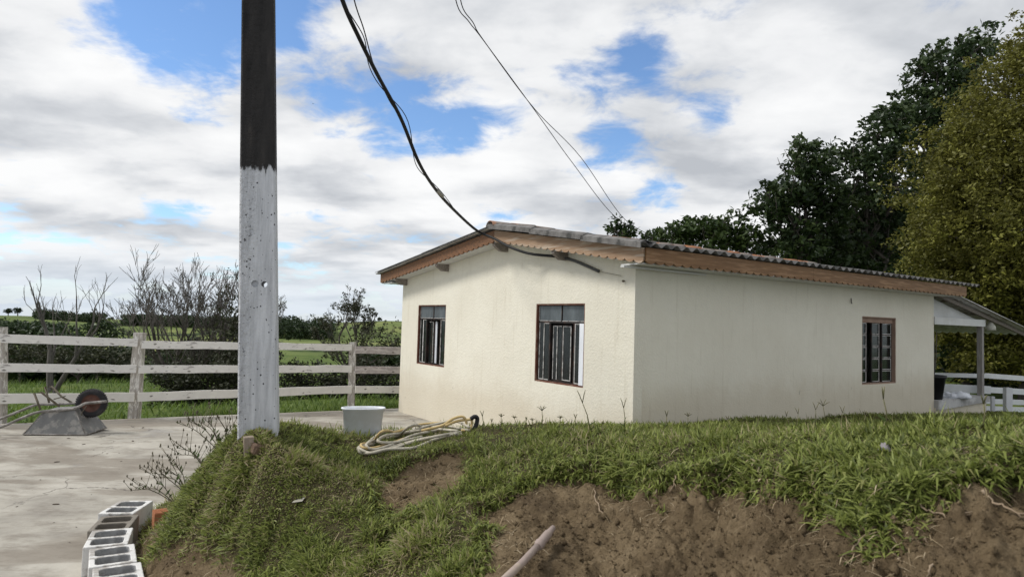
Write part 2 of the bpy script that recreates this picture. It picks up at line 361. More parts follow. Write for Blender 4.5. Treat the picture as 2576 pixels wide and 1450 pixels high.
def hillmat():
    m, b = newmat('far_hill_pasture')
    n = b.noise(b.vm('MULTIPLY', b.oc, (1, 1, 1)), .008, 7, .6)
    col = b.ramp(n, [(.33, (.075, .105, .038)), (.5, (.125, .16, .055)), (.62, (.21, .225, .085))])
    wd = b.noise(b.vm('ADD', b.oc, (31, 77, 0)), .011, 6, .6, .5)
    col = b.mix(b.mapr(wd, .57, .60, 0, .9, True), col, (.028, .042, .022))
    b.put(b.p.inputs['Base Color'], col); b.p.inputs['Roughness'].default_value = 1.0; b.p.inputs['Specular IOR Level'].default_value = .05
    return m
M['hill'] = hillmat()
M['grass'] = leafmat('lawn_blades', [(0, (.068, .086, .02)), (.4, (.178, .214, .048)), (.8, (.30, .34, .092)), (.9, (.30, .28, .12)), (1, (.40, .34, .20))], .5, .4)
M['drygrass'] = leafmat('dry_runner', [(0, (.20, .15, .09)), (.5, (.34, .265, .16)), (1, (.46, .38, .26))], .8, .15)
M['verge'] = leafmat('verge_blades', [(0, (.05, .09, .014)), (.5, (.12, .19, .03)), (1, (.22, .27, .06))], .5, .35)
M['leaf_dark'] = leafmat('dark_leaves', [(0, (.018, .032, .013)), (.5, (.035, .056, .02)), (.85, (.06, .088, .028)), (1, (.095, .12, .04))], .45, .2)
M['leaf_mid'] = leafmat('mid_leaves', [(0, (.022, .04, .013)), (.5, (.05, .078, .02)), (1, (.10, .135, .035))], .5, .25)
M['leaf_gold'] = leafmat('golden_green_leaves', [(0, (.06, .058, .015)), (.4, (.115, .112, .025)), (.75, (.19, .185, .038)), (1, (.31, .31, .065))], .5, .3)
M['leaf_bush'] = leafmat('scrub_leaves', [(0, (.022, .026, .014)), (.5, (.045, .05, .024)), (1, (.085, .088, .04))], .6, .2)
M['bark'] = noisy('bark', (.05, .042, .036), (.12, .105, .09), 8, .95, 30, .7, .01, (3, 3, .6))
M['bark_grey'] = noisy('grey_dead_bark', (.07, .062, .055), (.15, .135, .125), 8, .95, 30, .7, .01, (3, 3, .6))
M['twig'] = noisy('twig_bark', (.085, .075, .066), (.15, .135, .12), 8, .95, 30, .2, .003)
M['block_white'] = noisy('whitewashed_block', (.60, .59, .57), (.74, .73, .70), 6, .9, 55, .7, .006, c2=(.27, .245, .215), s2=6, a2=.8)
M['block_grey'] = noisy('raw_concrete_block', (.16, .14, .115), (.26, .235, .20), 8, .95, 55, .8, .006)
M['block_in'] = noisy('block_core', (.22, .22, .22), (.42, .42, .415), 14, .95, 55, .8, .008, c2=(.45, .45, .44), s2=18, a2=.6)
M['brick'] = noisy('orange_clay_brick', (.34, .13, .06), (.46, .20, .10), 9, .9, 50, .4, .004)
M['plastic'] = noisy('white_plastic_tub', (.66, .69, .73), (.76, .79, .83), 2, .4, 9, .08, .004, c2=(.50, .49, .46), s2=3, a2=.35, spec=.5)
M['rope_white'] = noisy('worn_white_rope', (.36, .33, .26), (.53, .49, .40), 30, .95, 90, .9, .006, c2=(.30, .27, .21), s2=12, a2=.6)
M['rope_yellow'] = noisy('yellow_rope', (.42, .31, .14), (.56, .43, .21), 25, .85, 90, .7, .005)
M['rubber'] = noisy('black_rubber', (.012, .012, .013), (.03, .03, .031), 12, .7, 60, .3, .003)
M['tyre'] = noisy('wheelbarrow_tyre', (.014, .014, .016), (.035, .034, .036), 10, .75, 60, .3, .004, c2=(.08, .075, .07), s2=6, a2=.4)
M['rim'] = noisy('rusty_red_rim', (.085, .04, .03), (.15, .072, .052), 9, .7, 50, .4, .004, c2=(.06, .03, .02), s2=8, a2=.6)
M['tray'] = noisy('mortar_stained_steel', (.12, .12, .118), (.20, .198, .19), 6, .6, 40, .5, .005, c2=(.34, .32, .29), s2=9, a2=.6, spec=.4)
M['frame_pipe'] = noisy('old_steel_tube', (.13, .12, .11), (.24, .22, .20), 12, .65, 50, .4, .004, c2=(.38, .36, .34), s2=14, a2=.6)
M['brace'] = noisy('rusty_olive_brace', (.085, .075, .05), (.16, .14, .10), 14, .7, 50, .3, .003, c2=(.09, .05, .032), s2=12, a2=.5)
M['pvc'] = noisy('dusty_brown_pvc', (.25, .19, .165), (.35, .28, .245), 9, .55, 50, .15, .003, c2=(.40, .33, .25), s2=7, a2=.6)
M['root'] = noisy('pale_root', (.20, .145, .095), (.36, .28, .195), 12, .9, 40, .5, .004)
M['cable'] = noisy('black_cable', (.008, .008, .009), (.022, .021, .021), 6, .6, 30, .2, .002)
M['tape'] = noisy('pale_tape', (.25, .24, .20), (.38, .36, .31), 12, .7, 30, .2, .002)
M['conduit'] = noisy('grey_conduit', (.05, .05, .05), (.09, .088, .085), 5, .6, 30, .1, .002)
M['stake'] = noisy('weathered_stake', (.20, .16, .125), (.33, .27, .21), 7, .9, 40, .5, .005, (4, 4, 1))
M['rubble'] = noisy('muddy_brick', (.10, .065, .045), (.19, .13, .09), 14, .95, 40, .9, .012)
M['stone'] = noisy('pale_stone', (.13, .11, .11), (.36, .34, .35), 14, .8, 50, .4, .004)
M['cloth'] = noisy('white_cloth', (.60, .62, .66), (.72, .74, .78), 8, .9, 30, .3, .006)
M['pot'] = noisy('black_plastic_pot', (.010, .010, .012), (.02, .02, .022), 5, .55, 30, .1, .002)
M['lamp_shade'] = noisy('cream_lamp_shade', (.50, .49, .42), (.58, .57, .50), 5, .5, 30, .1, .002)
M['drydebris'] = noisy('dark_droppings', (.05, .04, .03), (.11, .085, .065), 15, .95, 50, .5, .004)

# ================================================================== TERRAIN
# grassy bank: surveyed points (pixel of the photo, distance) + world points; last number = turf (+) or bare soil (-)
CP = [(650, 1118, 4.6, 1), (800, 1086, 6.0, 1), (905, 1100, 5.85, 1), (1050, 1118, 5.5, 1), (1200, 1074, 6.4, 1), (1400, 1072, 6.9, 1), (1600, 1074, 7.5, 1),
      (1900, 1068, 8.2, 1), (2150, 1060, 10.2, 1), (2350, 1044, 12.4, 1), (2500, 1040, 14.0, 1), (2575, 1072, 9.0, 1), (2300, 1080, 8.0, 1), (2000, 1098, 6.0, 1), (1700, 1098, 5.6, 1), (2300, 1115, 5.0, 1), (2150, 1135, 3.5, 1), (2400, 1135, 3.2, 1), (2575, 1125, 3.2, 1), (2300, 1125, 4.0, 1), (1850, 1125, 4.2, 1),
      (1150, 1135, 5.0, .5), (1060, 1160, 4.85, -.6), (1120, 1185, 4.6, -.7), (1300, 1150, 4.6, .9), (1420, 1165, 4.3, .9), (1600, 1165, 4.1, .8), (1700, 1180, 3.75, .4), (1800, 1170, 3.6, 1), (2100, 1185, 2.95, 1), (2400, 1195, 2.55, 1), (2575, 1180, 2.45, 1),
      (1000, 1230, 4.45, -.5), (960, 1300, 4.2, .1), (1130, 1255, 4.2, .4), (1200, 1255, 4.1, 1), (1000, 1190, 4.75, -.5), (1380, 1230, 3.95, -.9), (1280, 1310, 3.65, -.6), (1500, 1330, 3.38, -1), (1580, 1215, 3.8, -.3), (1700, 1250, 3.35, -.5), (1800, 1275, 3.05, -1), (2000, 1265, 2.75, -.9), (2200, 1285, 2.42, .1), (2320, 1260, 2.38, .15), (2400, 1310, 2.22, -.4), (2575, 1300, 2.15, -.8),
      (480, 1440, 4.25, -.9), (700, 1440, 3.95, -.1), (620, 1400, 4.15, .1), (900, 1440, 3.65, .5), (1100, 1440, 3.35, .5), (1180, 1400, 3.4, .9), (1300, 1440, 3.12, -1), (1500, 1440, 2.95, -1), (1750, 1440, 2.68, -1), (2000, 1440, 2.38, -1), (2300, 1440, 2.08, -.8), (2575, 1440, 1.98, -1),
      (600, 1128, 4.72, 1), (597, 1128, 4.60, 1), (575, 1142, 4.62, 1), (615, 1142, 4.55, 1), (700, 1118, 4.5, 1), (570, 1140, 4.85, 1), (650, 1200, 4.32, 1), (740, 1100, 5.0, 1), (500, 1190, 4.95, 1), (470, 1250, 4.85, 1), (440, 1330, 4.7, 1), (520, 1300, 4.6, 1.1), (700, 1350, 4.15, 1), (420, 1400, 4.5, -.6), (600, 1250, 4.5, 1.1), (720, 1180, 4.6, 1), (800, 1300, 4.15, 1.2), (930, 1180, 4.85, 1), (1000, 1370, 3.75, .3), (800, 1380, 3.9, .7), (600, 1330, 4.4, .9)]
cps = [(*at(a, b, c), g) for a, b, c, g in CP]
cps += [(-2.42, 4.2, 0.0, -.8), (-2.62, 4.9, .04, -.4), (-2.88, 5.6, .08, .4), (-3.15, 6.2, .06, .6), (-3.25, 7.0, -.05, .6), (-2.9, 8.0, -.08, .7), (-2.0, 8.9, -.1, .8), (-.9, 9.3, -.1, .8), (.2, 9.8, -.1, .8), (-.4, 8.2, .40, 1),
        (-2.25, 3.4, -.05, -.8), (-1.9, 2.4, -.02, -.8), (0, 1.2, .2, -1), (1.5, .7, .28, -1), (-1.4, 1.2, .1, -1), (3, .4, .4, -1), (1.4, 8.2, .62, 1), (3.2, 9.3, .60, 1), (5.2, 10.7, .52, 1),
        (4.5, 2.4, 1.2, 1), (7, 3, 1.05, 1), (9, 6, .85, 1), (12, 9, .6, 1), (13, 14, .22, 1), (10, 16.5, .05, 1), (15, 18, -.1, 1), (18, 12, .4, 1), (14, 4, .9, 1), (-3.6, 5.2, -.35, -.5), (-4.2, 7.5, -.35, -.5), (-3.2, 9.5, -.4, .5), (-1, 11, -.4, .5), (1, 12, -.4, .5)]
cps = np.array(cps)
def tps_fit(P, v, lam):
    n = len(P); d = np.linalg.norm(P[:, None] - P[None], axis=2); K = np.where(d > 0, d * d * np.log(d + 1e-12), 0) + lam * np.eye(n)
    A = np.zeros((n + 3, n + 3)); A[:n, :n] = K; A[:n, n] = 1; A[:n, n + 1:] = P; A[n, :n] = 1; A[n + 1:, :n] = P.T
    return np.linalg.solve(A, np.concatenate([v, np.zeros(3)]))
def tps_eval(P, w, Q):
    out = np.zeros(len(Q)); n = len(P)
    for i in range(0, len(Q), 20000):
        q = Q[i:i + 20000]; d = np.linalg.norm(q[:, None] - P[None], axis=2)
        out[i:i + 20000] = np.where(d > 0, d * d * np.log(d + 1e-12), 0) @ w[:n] + w[n] + q @ w[n + 1:]
    return out
WZ = tps_fit(cps[:, :2], cps[:, 2], .004); WG = tps_fit(cps[:, :2], cps[:, 3], .02)
# value noise (numpy)
def vnoise(Q, freq, seed):
    q = Q * freq; i = np.floor(q).astype(np.int64); f = q - i; f = f * f * (3 - 2 * f)
    def h(a, b):
        x = (a * 374761393 + b * 668265263 + seed * 974711) & 0x7fffffff
        x = ((x ^ (x >> 13)) * 1274126177) & 0x7fffffff
        return ((x ^ (x >> 16)) & 0xffff) / 65535.0
    a, b = i[:, 0], i[:, 1]
    return (h(a, b) * (1 - f[:, 0]) + h(a + 1, b) * f[:, 0]) * (1 - f[:, 1]) + (h(a, b + 1) * (1 - f[:, 0]) + h(a + 1, b + 1) * f[:, 0]) * f[:, 1] - .5
def fbm(Q, freq, seed, octs=4):
    return sum(vnoise(Q, freq * 2 ** k, seed + k * 17) * .5 ** k for k in range(octs))
def bank(Q):
    Q = np.asarray(Q, float)
    z = tps_eval(cps[:, :2], WZ, Q)
    g = tps_eval(cps[:, :2], WG, Q) + .95 * fbm(Q, 3.2, 5, 4)
    m = np.clip((g + .05) / .22, 0, 1); m = m * m * (3 - 2 * m); rt = np.clip((Q[:, 0] + .5) / 1.5, .35, 1)
    z = z + .09 * m * rt * np.clip((6.0 - np.hypot(Q[:, 0], Q[:, 1])) / 1.8, 0, 1) + .05 * fbm(Q, 1.7, 9, 3) + m * (.045 * fbm(Q, 5, 13, 3) + .03 * np.abs(fbm(Q, 14, 14, 2)) * (1.35 - rt)) + (1 - m) * rt * (.13 * fbm(Q, 4.5, 3, 5) + .13 * np.abs(fbm(Q, 13, 21, 3)) + .09 * fbm(np.stack([np.arctan2(Q[:, 0], Q[:, 1]) * 9, np.hypot(Q[:, 0], Q[:, 1]) * 1.6], 1), 1.0, 51, 3) - .05)
    return z, g
HC = Vector((1.5188, 8.322)); HYAW = math.atan2(math.cos(.9695), math.sin(.9695))
hs = np.array([math.sin(.9695), math.cos(.9695)]); hg = np.array([-math.cos(.9695), math.sin(.9695)])
def in_house(Q, mrg=0.0):
    r_ = Q - np.array([HC.x, HC.y]); x = r_ @ hs; y = r_ @ hg
    return (x > mrg) & (x < 10.0 - mrg) & (y > mrg) & (y < 6.6 - mrg)
NA, NR = 540, 400
aa = np.radians(np.linspace(-60, 68, NA)); rr = np.exp(np.linspace(math.log(.9), math.log(19.5), NR))
A_, R_ = np.meshgrid(aa, rr, indexing='ij')
Q = np.stack([(np.sin(A_) * R_).ravel(), (np.cos(A_) * R_).ravel()], 1)
zb, gb = bank(Q)
zb = np.where(zb < -.25, -.25, zb)
idx = np.arange(NA * NR).reshape(NA, NR)
Fq = np.stack([idx[:-1, :-1].ravel(), idx[1:, :-1].ravel(), idx[1:, 1:].ravel(), idx[:-1, 1:].ravel()], 1)
keep = ~(in_house(Q, .3)[Fq].all(1)) & (zb[Fq].max(1) > -.24)
FBANK = Fq[keep]; me = fast_mesh('grassy_bank', np.column_stack([Q, zb]), FBANK, gb, True)
tag(link('grassy_bank', me, M['soil']), kind='structure')

# concrete yard slab with its edge along the fence line
edge = [(-22, 2.6), (-14.5, 7.35), (-8.12, 10.96), (-6.51, 11.9), (-3.17, 13.78), (-1.2, 14.9), (1.0, 15.0)]
yard = MB(); poly = [(x, y, -.12) for x, y in edge] + [(2.5, 10, -.12), (-.5, 6, -.12), (-1.3, 1.0, -.12), (-3, -6, -.12), (-22, -6, -.12)]
yard.prism(poly, (0, 0, .12))
tag(yard.build('concrete_yard', M['slab']), kind='structure')

# pasture falling away beyond the fence, one sheet out to the hills
L0 = np.array([-8.12, 10.96]); LD = np.array([-3.17, 13.78]) - L0; LD /= np.linalg.norm(LD); LN = np.array([-LD[1], LD[0]])
def pasture_z(Q):
    d = (Q - L0) @ LN
    prof = np.interp(d, [-30, 0, .4, 6, 16, 26, 45, 80, 160, 300], [-.22, -.22, -.10, -.5, -1.25, -1.85, -3.6, -8, -13, -16])
    k = np.clip(1 - (Q[:, 0] - 0) / 14, .12, 1)
    return prof * np.where(d > 0, k, 1) + np.where(d > .5, .25 * fbm(Q, .35, 31, 4), 0)
NA2, NR2 = 260, 220
aa = np.radians(np.linspace(-75, 75, NA2)); rr = np.exp(np.linspace(math.log(6.0), math.log(330), NR2))
A_, R_ = np.meshgrid(aa, rr, indexing='ij'); Q2 = np.stack([(np.sin(A_) * R_).ravel(), (np.cos(A_) * R_).ravel()], 1)
idx = np.arange(NA2 * NR2).reshape(NA2, NR2)
Fq = np.stack([idx[:-1, :-1].ravel(), idx[1:, :-1].ravel(), idx[1:, 1:].ravel(), idx[:-1, 1:].ravel()], 1)
tag(link('pasture', fast_mesh('pasture', np.column_stack([Q2, pasture_z(Q2)]), Fq, None, True), M['pasture']), kind='structure')

# rolling far hills
def hill_z(Q):
    r = np.linalg.norm(Q, axis=1); th = np.degrees(np.arctan2(Q[:, 0], Q[:, 1]))
    crest = np.interp(th, [-70, -40, -36, -30, -22, -16, -10, 0, 60], [-9, -10.5, -9.5, -13, -12, -9, -3.5, 0, 10])      # relative to the eye at 800 m
    near = np.interp(r, [200, 330, 430, 560, 800, 1100, 2500], [-17, -20, -15.5, -17.5, 0, -14, -30])
    f = np.clip((r - 520) / 280, 0, 1); f = f * f * (3 - 2 * f); f2 = np.where(r > 800, np.clip(1 - (r - 800) / 400, 0, 1), f)
    return near * (1 - f2) + (crest + CAMZ) * f2 + 3.0 * fbm(Q, .006, 41, 4) * np.clip((r - 250) / 200, 0, 1)
NA3, NR3 = 300, 120
aa = np.radians(np.linspace(-75, 75, NA3)); rr = np.exp(np.linspace(math.log(230), math.log(2500), NR3))
A_, R_ = np.meshgrid(aa, rr, indexing='ij'); Q3 = np.stack([(np.sin(A_) * R_).ravel(), (np.cos(A_) * R_).ravel()], 1)
idx = np.arange(NA3 * NR3).reshape(NA3, NR3)
Fq = np.stack([idx[:-1, :-1].ravel(), idx[1:, :-1].ravel(), idx[1:, 1:].ravel(), idx[:-1, 1:].ravel()], 1)
tag(link('hills', fast_mesh('hills', np.column_stack([Q3, hill_z(Q3)]), Fq, None, True), M['hill']), kind='structure')

def ground(x_, y_): return float(bank([[x_, y_]])[0][0])
def gp(px, py, up=0.0):
    """point where the ray meets the bank surface"""
    d = ray(px, py); lo, hi = 1.5, 14.0; ts = np.linspace(lo, hi, 500); P_ = np.stack([d.x * ts, d.y * ts], 1)
    zz, _ = bank(P_); below = (CAMZ + d.z * ts) < zz
    i = int(np.argmax(below)) if below.any() else len(ts) - 1
    t = ts[i]; return Vector((d.x * t, d.y * t, zz[i] + up))
# ================================================================== HOUSE
house = empty('house', (HC.x, HC.y, 0), HYAW, 'single-storey cream stucco house with shallow gable roof and porch', 'house')
LX, LY, ZE, T = 7.82, 6.61, 2.64, .15
YA, OG, OS, OL, OR = 2.81, .28, .40, .51, .32
ZFE, ZFR = 2.694, 3.204                      # fascia mid heights at eave and ridge
def roof_z(y):                                # fascia-mid line over y
    return ZFE + (ZFR - ZFE) * (y + OS) / (YA + OS) if y <= YA else ZFR + (ZFE - ZFR) * (y - YA) / (LY + OL - YA)
W1 = (4.78, 5.885, 1.015, 2.146); W2 = (.936, 2.034, 1.015, 2.146); W3 = (5.275, 6.40, .995, 2.138)
def wall_top(y): return roof_z(y) - .03
g = MB()
ys = [0, W2[0], W2[1], YA, W1[0], W1[1], LY]
for a, b_ in zip(ys[:-1], ys[1:]):
    holes = [w for w in (W1, W2) if abs(w[0] - a) < 1e-6]
    segs = [(-.3, holes[0][2]), (holes[0][3], None)] if holes else [(-.3, None)]
    for z0, z1 in segs:
        t0 = wall_top(a) if z1 is None else z1; t1 = wall_top(b_) if z1 is None else z1
        g.prism([(0, a, z0), (0, a, t0), (0, b_, t1), (0, b_, z0)], (T, 0, 0))
g.build('gable_wall', M['stucco'], house)
sw = MB(); xs = [T, W3[0], W3[1], LX]
sw.box((T, 0.002, -.3), (W3[0], T, ZE)); sw.box((W3[1], .002, -.3), (LX, T, ZE)); sw.box((W3[0], .002, -.3), (W3[1], T, W3[2])); sw.box((W3[0], .002, W3[3]), (W3[1], T, ZE))
sw.build('side_wall', M['stucco_side'], house)
MB().box((T, LY - T, -.3), (LX - T, LY, 2.62)).build('rear_side_wall', M['stucco_side'], house)
MB().prism([(LX - T, T, -.3), (LX - T, T, 2.68), (LX - T, YA, 3.1), (LX - T, LY, 2.66), (LX - T, LY, -.3)], (T, 0, 0)).build('end_wall', M['stucco_side'], house)
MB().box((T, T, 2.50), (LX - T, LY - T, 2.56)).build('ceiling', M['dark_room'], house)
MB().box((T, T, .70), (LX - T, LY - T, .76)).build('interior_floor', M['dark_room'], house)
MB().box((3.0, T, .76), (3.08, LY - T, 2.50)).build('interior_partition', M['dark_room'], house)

# fascia boards with scalloped lower edge
def fascia(p0, p1, h, th, m, name='fascia_board', per=.15, amp=.034):
    p0 = Vector(p0); p1 = Vector(p1); L = (p1 - p0).length; n = int(L / per); n = max(n, 1); per = L / n
    top = [(0, h / 2), (L, h / 2)]; bot = []
    for i in range(n):
        for k in range(8):
            t = k / 8; bot.append(((i + t) * per, -h / 2 - amp * abs(math.sin(math.pi * t)) ** .6 + amp * .3))
    bot.append((L, -h / 2 + amp * .3))
    d = (p1 - p0) / L; up = Vector((0, 0, 1)); nrm = d.cross(up).normalized()
    pts = [p0 + d * s_ + up * z for s_, z in top[::-1]][::-1]
    poly = [p0 + d * s_ + up * z for s_, z in bot] + [p0 + d * L + up * h / 2, p0 + up * h / 2]
    return MB().prism(poly, nrm * th).build(name, m, house)
FH = .165
f1 = fascia((-OG, LY + OL, ZFE), (-OG, YA + .003, ZFR), FH, -.025, M['fascia_dark'])
f2 = fascia((-OG, YA - .003, ZFR), (-OG, -OS + .002, ZFE), FH, -.025, M['fascia_pale']); f2['label'] = 'sun-bleached fascia board with scalloped edge'
fascia((-OG + .03, -OS, ZFE), (3.15, -OS, ZFE), FH, .025, M['fascia_side'])
fascia((3.155, -OS, ZFE - .004), (LX + OR, -OS, ZFE - .004), FH, .025, M['fascia_side'])
fascia((LX + OR, LY + OL, ZFE), (-OG + .03, LY + OL, ZFE), FH, .025, M['fascia_dark'])
# soffits
MB().box((-OG + .03, -OS + .028, ZFE - .105), (LX + OR - .02, -.002, ZFE - .09)).build('soffit', M['soffit'], house)
for (ya, yb) in ((0.01, YA), (YA, LY + OL - .03)):
    za, zb_ = roof_z(ya) - .105, roof_z(yb) - .105
    MB().prism([(-.002, ya, za), (-.002, yb, zb_), (-.002, yb, zb_ + .012), (-.002, ya, za + .012)], (-OG + .03, 0, 0)).build('soffit', M['soffit'], house)
MB().box((-OG + .03, LY + .002, ZFE - .105), (LX, LY + OL - .03, ZFE - .09)).build('soffit', M['soffit'], house)
MB().prism([(-.35, -.16, ZE - .085), (1.2, -.10, ZE - .085), (1.2, -.04, ZE - .085), (-.35, -.10, ZE - .085)], (0, 0, .018)).build('eave_batten', M['soffit'], house)
# purlin ends poking through under the gable overhang
for yy, pale in ((2.86, 0), (4.75, 0), (6.45, 0), (1.35, 1)):
    z = roof_z(yy) - .095
    MB().prism([(0, yy - .035, z), (0, yy - .035, z - .13), (-.13, yy - .035, z - .13), (-OG + .028, yy - .035, z - .05), (-OG + .028, yy - .035, z)], (0, .07, 0)).build('purlin_end', M['rafter'], house)
# corrugated fibre-cement sheets
def sheet_mesh(width, length, per=.177, amp=.024, th=.007):
    n = int(round(width / per * 8)); vs = []; fs = []
    for lay in (0, 1):
        for i in range(n + 1):
            x = width * i / n; z = amp * math.cos(2 * math.pi * x / per) + (th if lay == 0 else 0)
            vs += [(x, 0, z), (x, length, z)]
    k = 2 * (n + 1)
    for i in range(n):
        a = 2 * i; fs += [(a, a + 2, a + 3, a + 1), (k + a, k + a + 1, k + a + 3, k + a + 2), (a, k + a, k + a + 2, a + 2), (a + 1, a + 3, k + a + 3, k + a + 1)]
    fs += [(0, 1, k + 1, k), (2 * n, k + 2 * n, k + 2 * n + 1, 2 * n + 1)]
    me = bpy.data.meshes.new('roof_sheet'); me.from_pydata(vs, [], fs); me.polygons.foreach_set('use_smooth', [True] * len(fs)); me.update(); return me
ROOF_UP = FH / 2 + .036
def lay_sheets(side):
    if side == 0: y0, y1 = -OS - .085, YA - .02
    else: y0, y1 = LY + OL + .06, YA + .02
    zz = lambda y: (ZFE + (ZFR - ZFE) * (y + OS) / (YA + OS) if side == 0 else ZFR + (ZFE - ZFR) * (y - YA) / (LY + OL - YA)) + ROOF_UP
    run = abs(y1 - y0); sl = math.hypot(run, zz(y1) - zz(y0)); ang = math.atan2(zz(y1) - zz(y0), run)
    wdt = .177 * 5; ncol = 10; l1 = sl * .5 + .08
    mA = sheet_mesh(wdt + .045, l1); mA.materials.append(M['fibre'])
    for row in range(2):
        for c in range(ncol):
            o = link('roof_sheet', mA, None, house)
            t = 0 if row == 0 else sl - l1
            yy = y0 + (1 if side == 0 else -1) * t * math.cos(ang); x0 = -OG - .06 + c * wdt
            rz = 0 if side == 0 else math.pi
            o.location = (x0 if side == 0 else x0 + wdt, yy + random.uniform(-.008, .008), zz(y0) + t * math.sin(ang) + .008 * row + .0035 * (c % 2) + random.uniform(0, .003)); o.rotation_euler = (ang, 0, rz)
lay_sheets(0); lay_sheets(1)
# rake flashing pieces
for (ya, yb, up) in ((-OS - .05, .62, .012), (.57, 1.75, .028), (1.70, YA + .05, .044)):
    za, zb_ = roof_z(ya) + ROOF_UP + up, roof_z(yb) + ROOF_UP + up
    MB().prism([(-OG - .10, ya, za - .055), (-OG - .10, ya, za + .012), (-OG - .02, ya, za + .045), (-OG + .16, ya, za + .03), (-OG + .16, ya, za + .018), (-OG - .02, ya, za + .033), (-OG - .085, ya, za + .003), (-OG - .085, ya, za - .055)], (0, yb - ya, zb_ - za)).build('rake_flashing', M['fibre'], house)
for (ya, yb, up) in ((YA + .05, 4.5, .02), (4.45, 6.0, .01), (5.95, LY + OL + .10, 0.0)):
    za, zb_ = roof_z(ya) + ROOF_UP + up - .02, roof_z(yb) + ROOF_UP + up - .02
    MB().prism([(-OG - .07, ya, za), (-OG - .07, ya, za + .018), (-OG + .25, ya, za + .03), (-OG + .25, ya, za + .012)], (0, yb - ya, zb_ - za)).build('rake_flashing', M['fibre_pale'], house)
# ridge tiles (barrel), some clean orange, most lichened; plus a run of loose tiles on the slope
def barrel_mesh(r0, r1, L, th=.014, seg=9):
    vs = []; fs = []
    for (x, r_) in ((0, r0), (L, r1)):
        for q in (0, th):
            for i in range(seg + 1):
                a = math.pi * i / seg; vs.append((x, math.cos(a) * (r_ - q), math.sin(a) * (r_ - q) * .85))
    n = seg + 1
    for i in range(seg):
        fs += [(i, i + 1, 2 * n + i + 1, 2 * n + i), (n + i, 3 * n + i, 3 * n + i + 1, n + i + 1), (i, n + i, n + i + 1, i + 1), (2 * n + i, 2 * n + i + 1, 3 * n + i + 1, 3 * n + i)]
    fs += [(0, 2 * n, 3 * n, n), (seg, n + seg, 3 * n + seg, 2 * n + seg)]
    me = bpy.data.meshes.new('ridge_tile'); me.from_pydata(vs, [], fs); me.polygons.foreach_set('use_smooth', [True] * len(fs)); me.update(); return me
bmO = barrel_mesh(.115, .095, .46); bmO.materials.append(M['clay']); bmG = bmO.copy(); bmG.materials.clear(); bmG.materials.append(M['clay_old'])
x = -OG - .1; k = 0
while x < LX + OR:
    o = link('ridge_tile', bmG if (x < 2.0 or random.random() < .35) else bmO, None, house)
    o.location = (x, YA + random.uniform(-.02, .02), ZFR + ROOF_UP + .012 + random.uniform(-.008, .012)); o.rotation_euler = (random.uniform(-.08, .08), -.05 + random.uniform(-.03, .03), random.uniform(-.05, .05))
    x += .40; k += 1
mo = MB()
for i in range(40):
    x = -OG - .05 + i * .205; y = YA + random.choice((-.115, .115)); z = roof_z(y) + ROOF_UP + .012; r_ = random.uniform(.03, .055)
    mo.lathe([(0, -r_), (r_ * .8, -r_ * .5), (r_, 0), (r_ * .6, r_ * .6), (0, r_ * .8)], 6, Matrix.Translation((x, y, z)) @ Matrix.Rotation(random.random() * 3, 4, 'Z') @ Matrix.Diagonal((1.5, 1, .8, 1)))
mo.build('ridge_mortar', M['mortar'], house, True)['kind'] = 'stuff'
for i in range(26):
    o = link('loose_tile', bmO if random.random() < .65 else bmG, None, house)
    yy = YA - .55 + random.uniform(-.25, .2); o.location = (2.7 + i * .19 + random.uniform(-.03, .03), yy, roof_z(yy) + ROOF_UP + .005)
    sl_ = math.atan((ZFR - ZFE) / (YA + OS)); o.rotation_euler = (0, -sl_, math.pi / 2 + random.uniform(-.06, .06)); o.scale = (.85, .85, .7)

# windows ---------------------------------------------------------------
def bar(mb, P, a, b_, z0, z1, d0, d1):
    """box in window plane: P maps (along, depth, z)"""
    vs = [P(u_, d_, z_) for z_ in (z0, z1) for d_ in (d0, d1) for u_ in (a, b_)]
    mb.add(vs, [(0, 1, 3, 2), (4, 6, 7, 5), (0, 4, 5, 1), (2, 3, 7, 6), (0, 2, 6, 4), (1, 5, 7, 3)])
Pg = lambda u_, d_, z_: (d_, u_, z_)            # gable: along=+y, depth=+x inward
Ps = lambda u_, d_, z_: (u_, d_ + .002, z_)     # side: along=+x, depth=+y inward
def window(name, P, w, reveal, label):
    o = MB(); a, b_, z0, z1 = w
    bar(o, P, a, a + .018, z0 + .02, z1, .004, T); bar(o, P, b_ - .018, b_, z0 + .02, z1, .004, T); bar(o, P, a, b_, z1 - .018, z1 - .0005, .006, T - .002); bar(o, P, a, b_, z0 + .0005, z0 + .02, .008, T - .004)
    wn = o.build('window', reveal, house); wn['label'] = label
    return wn
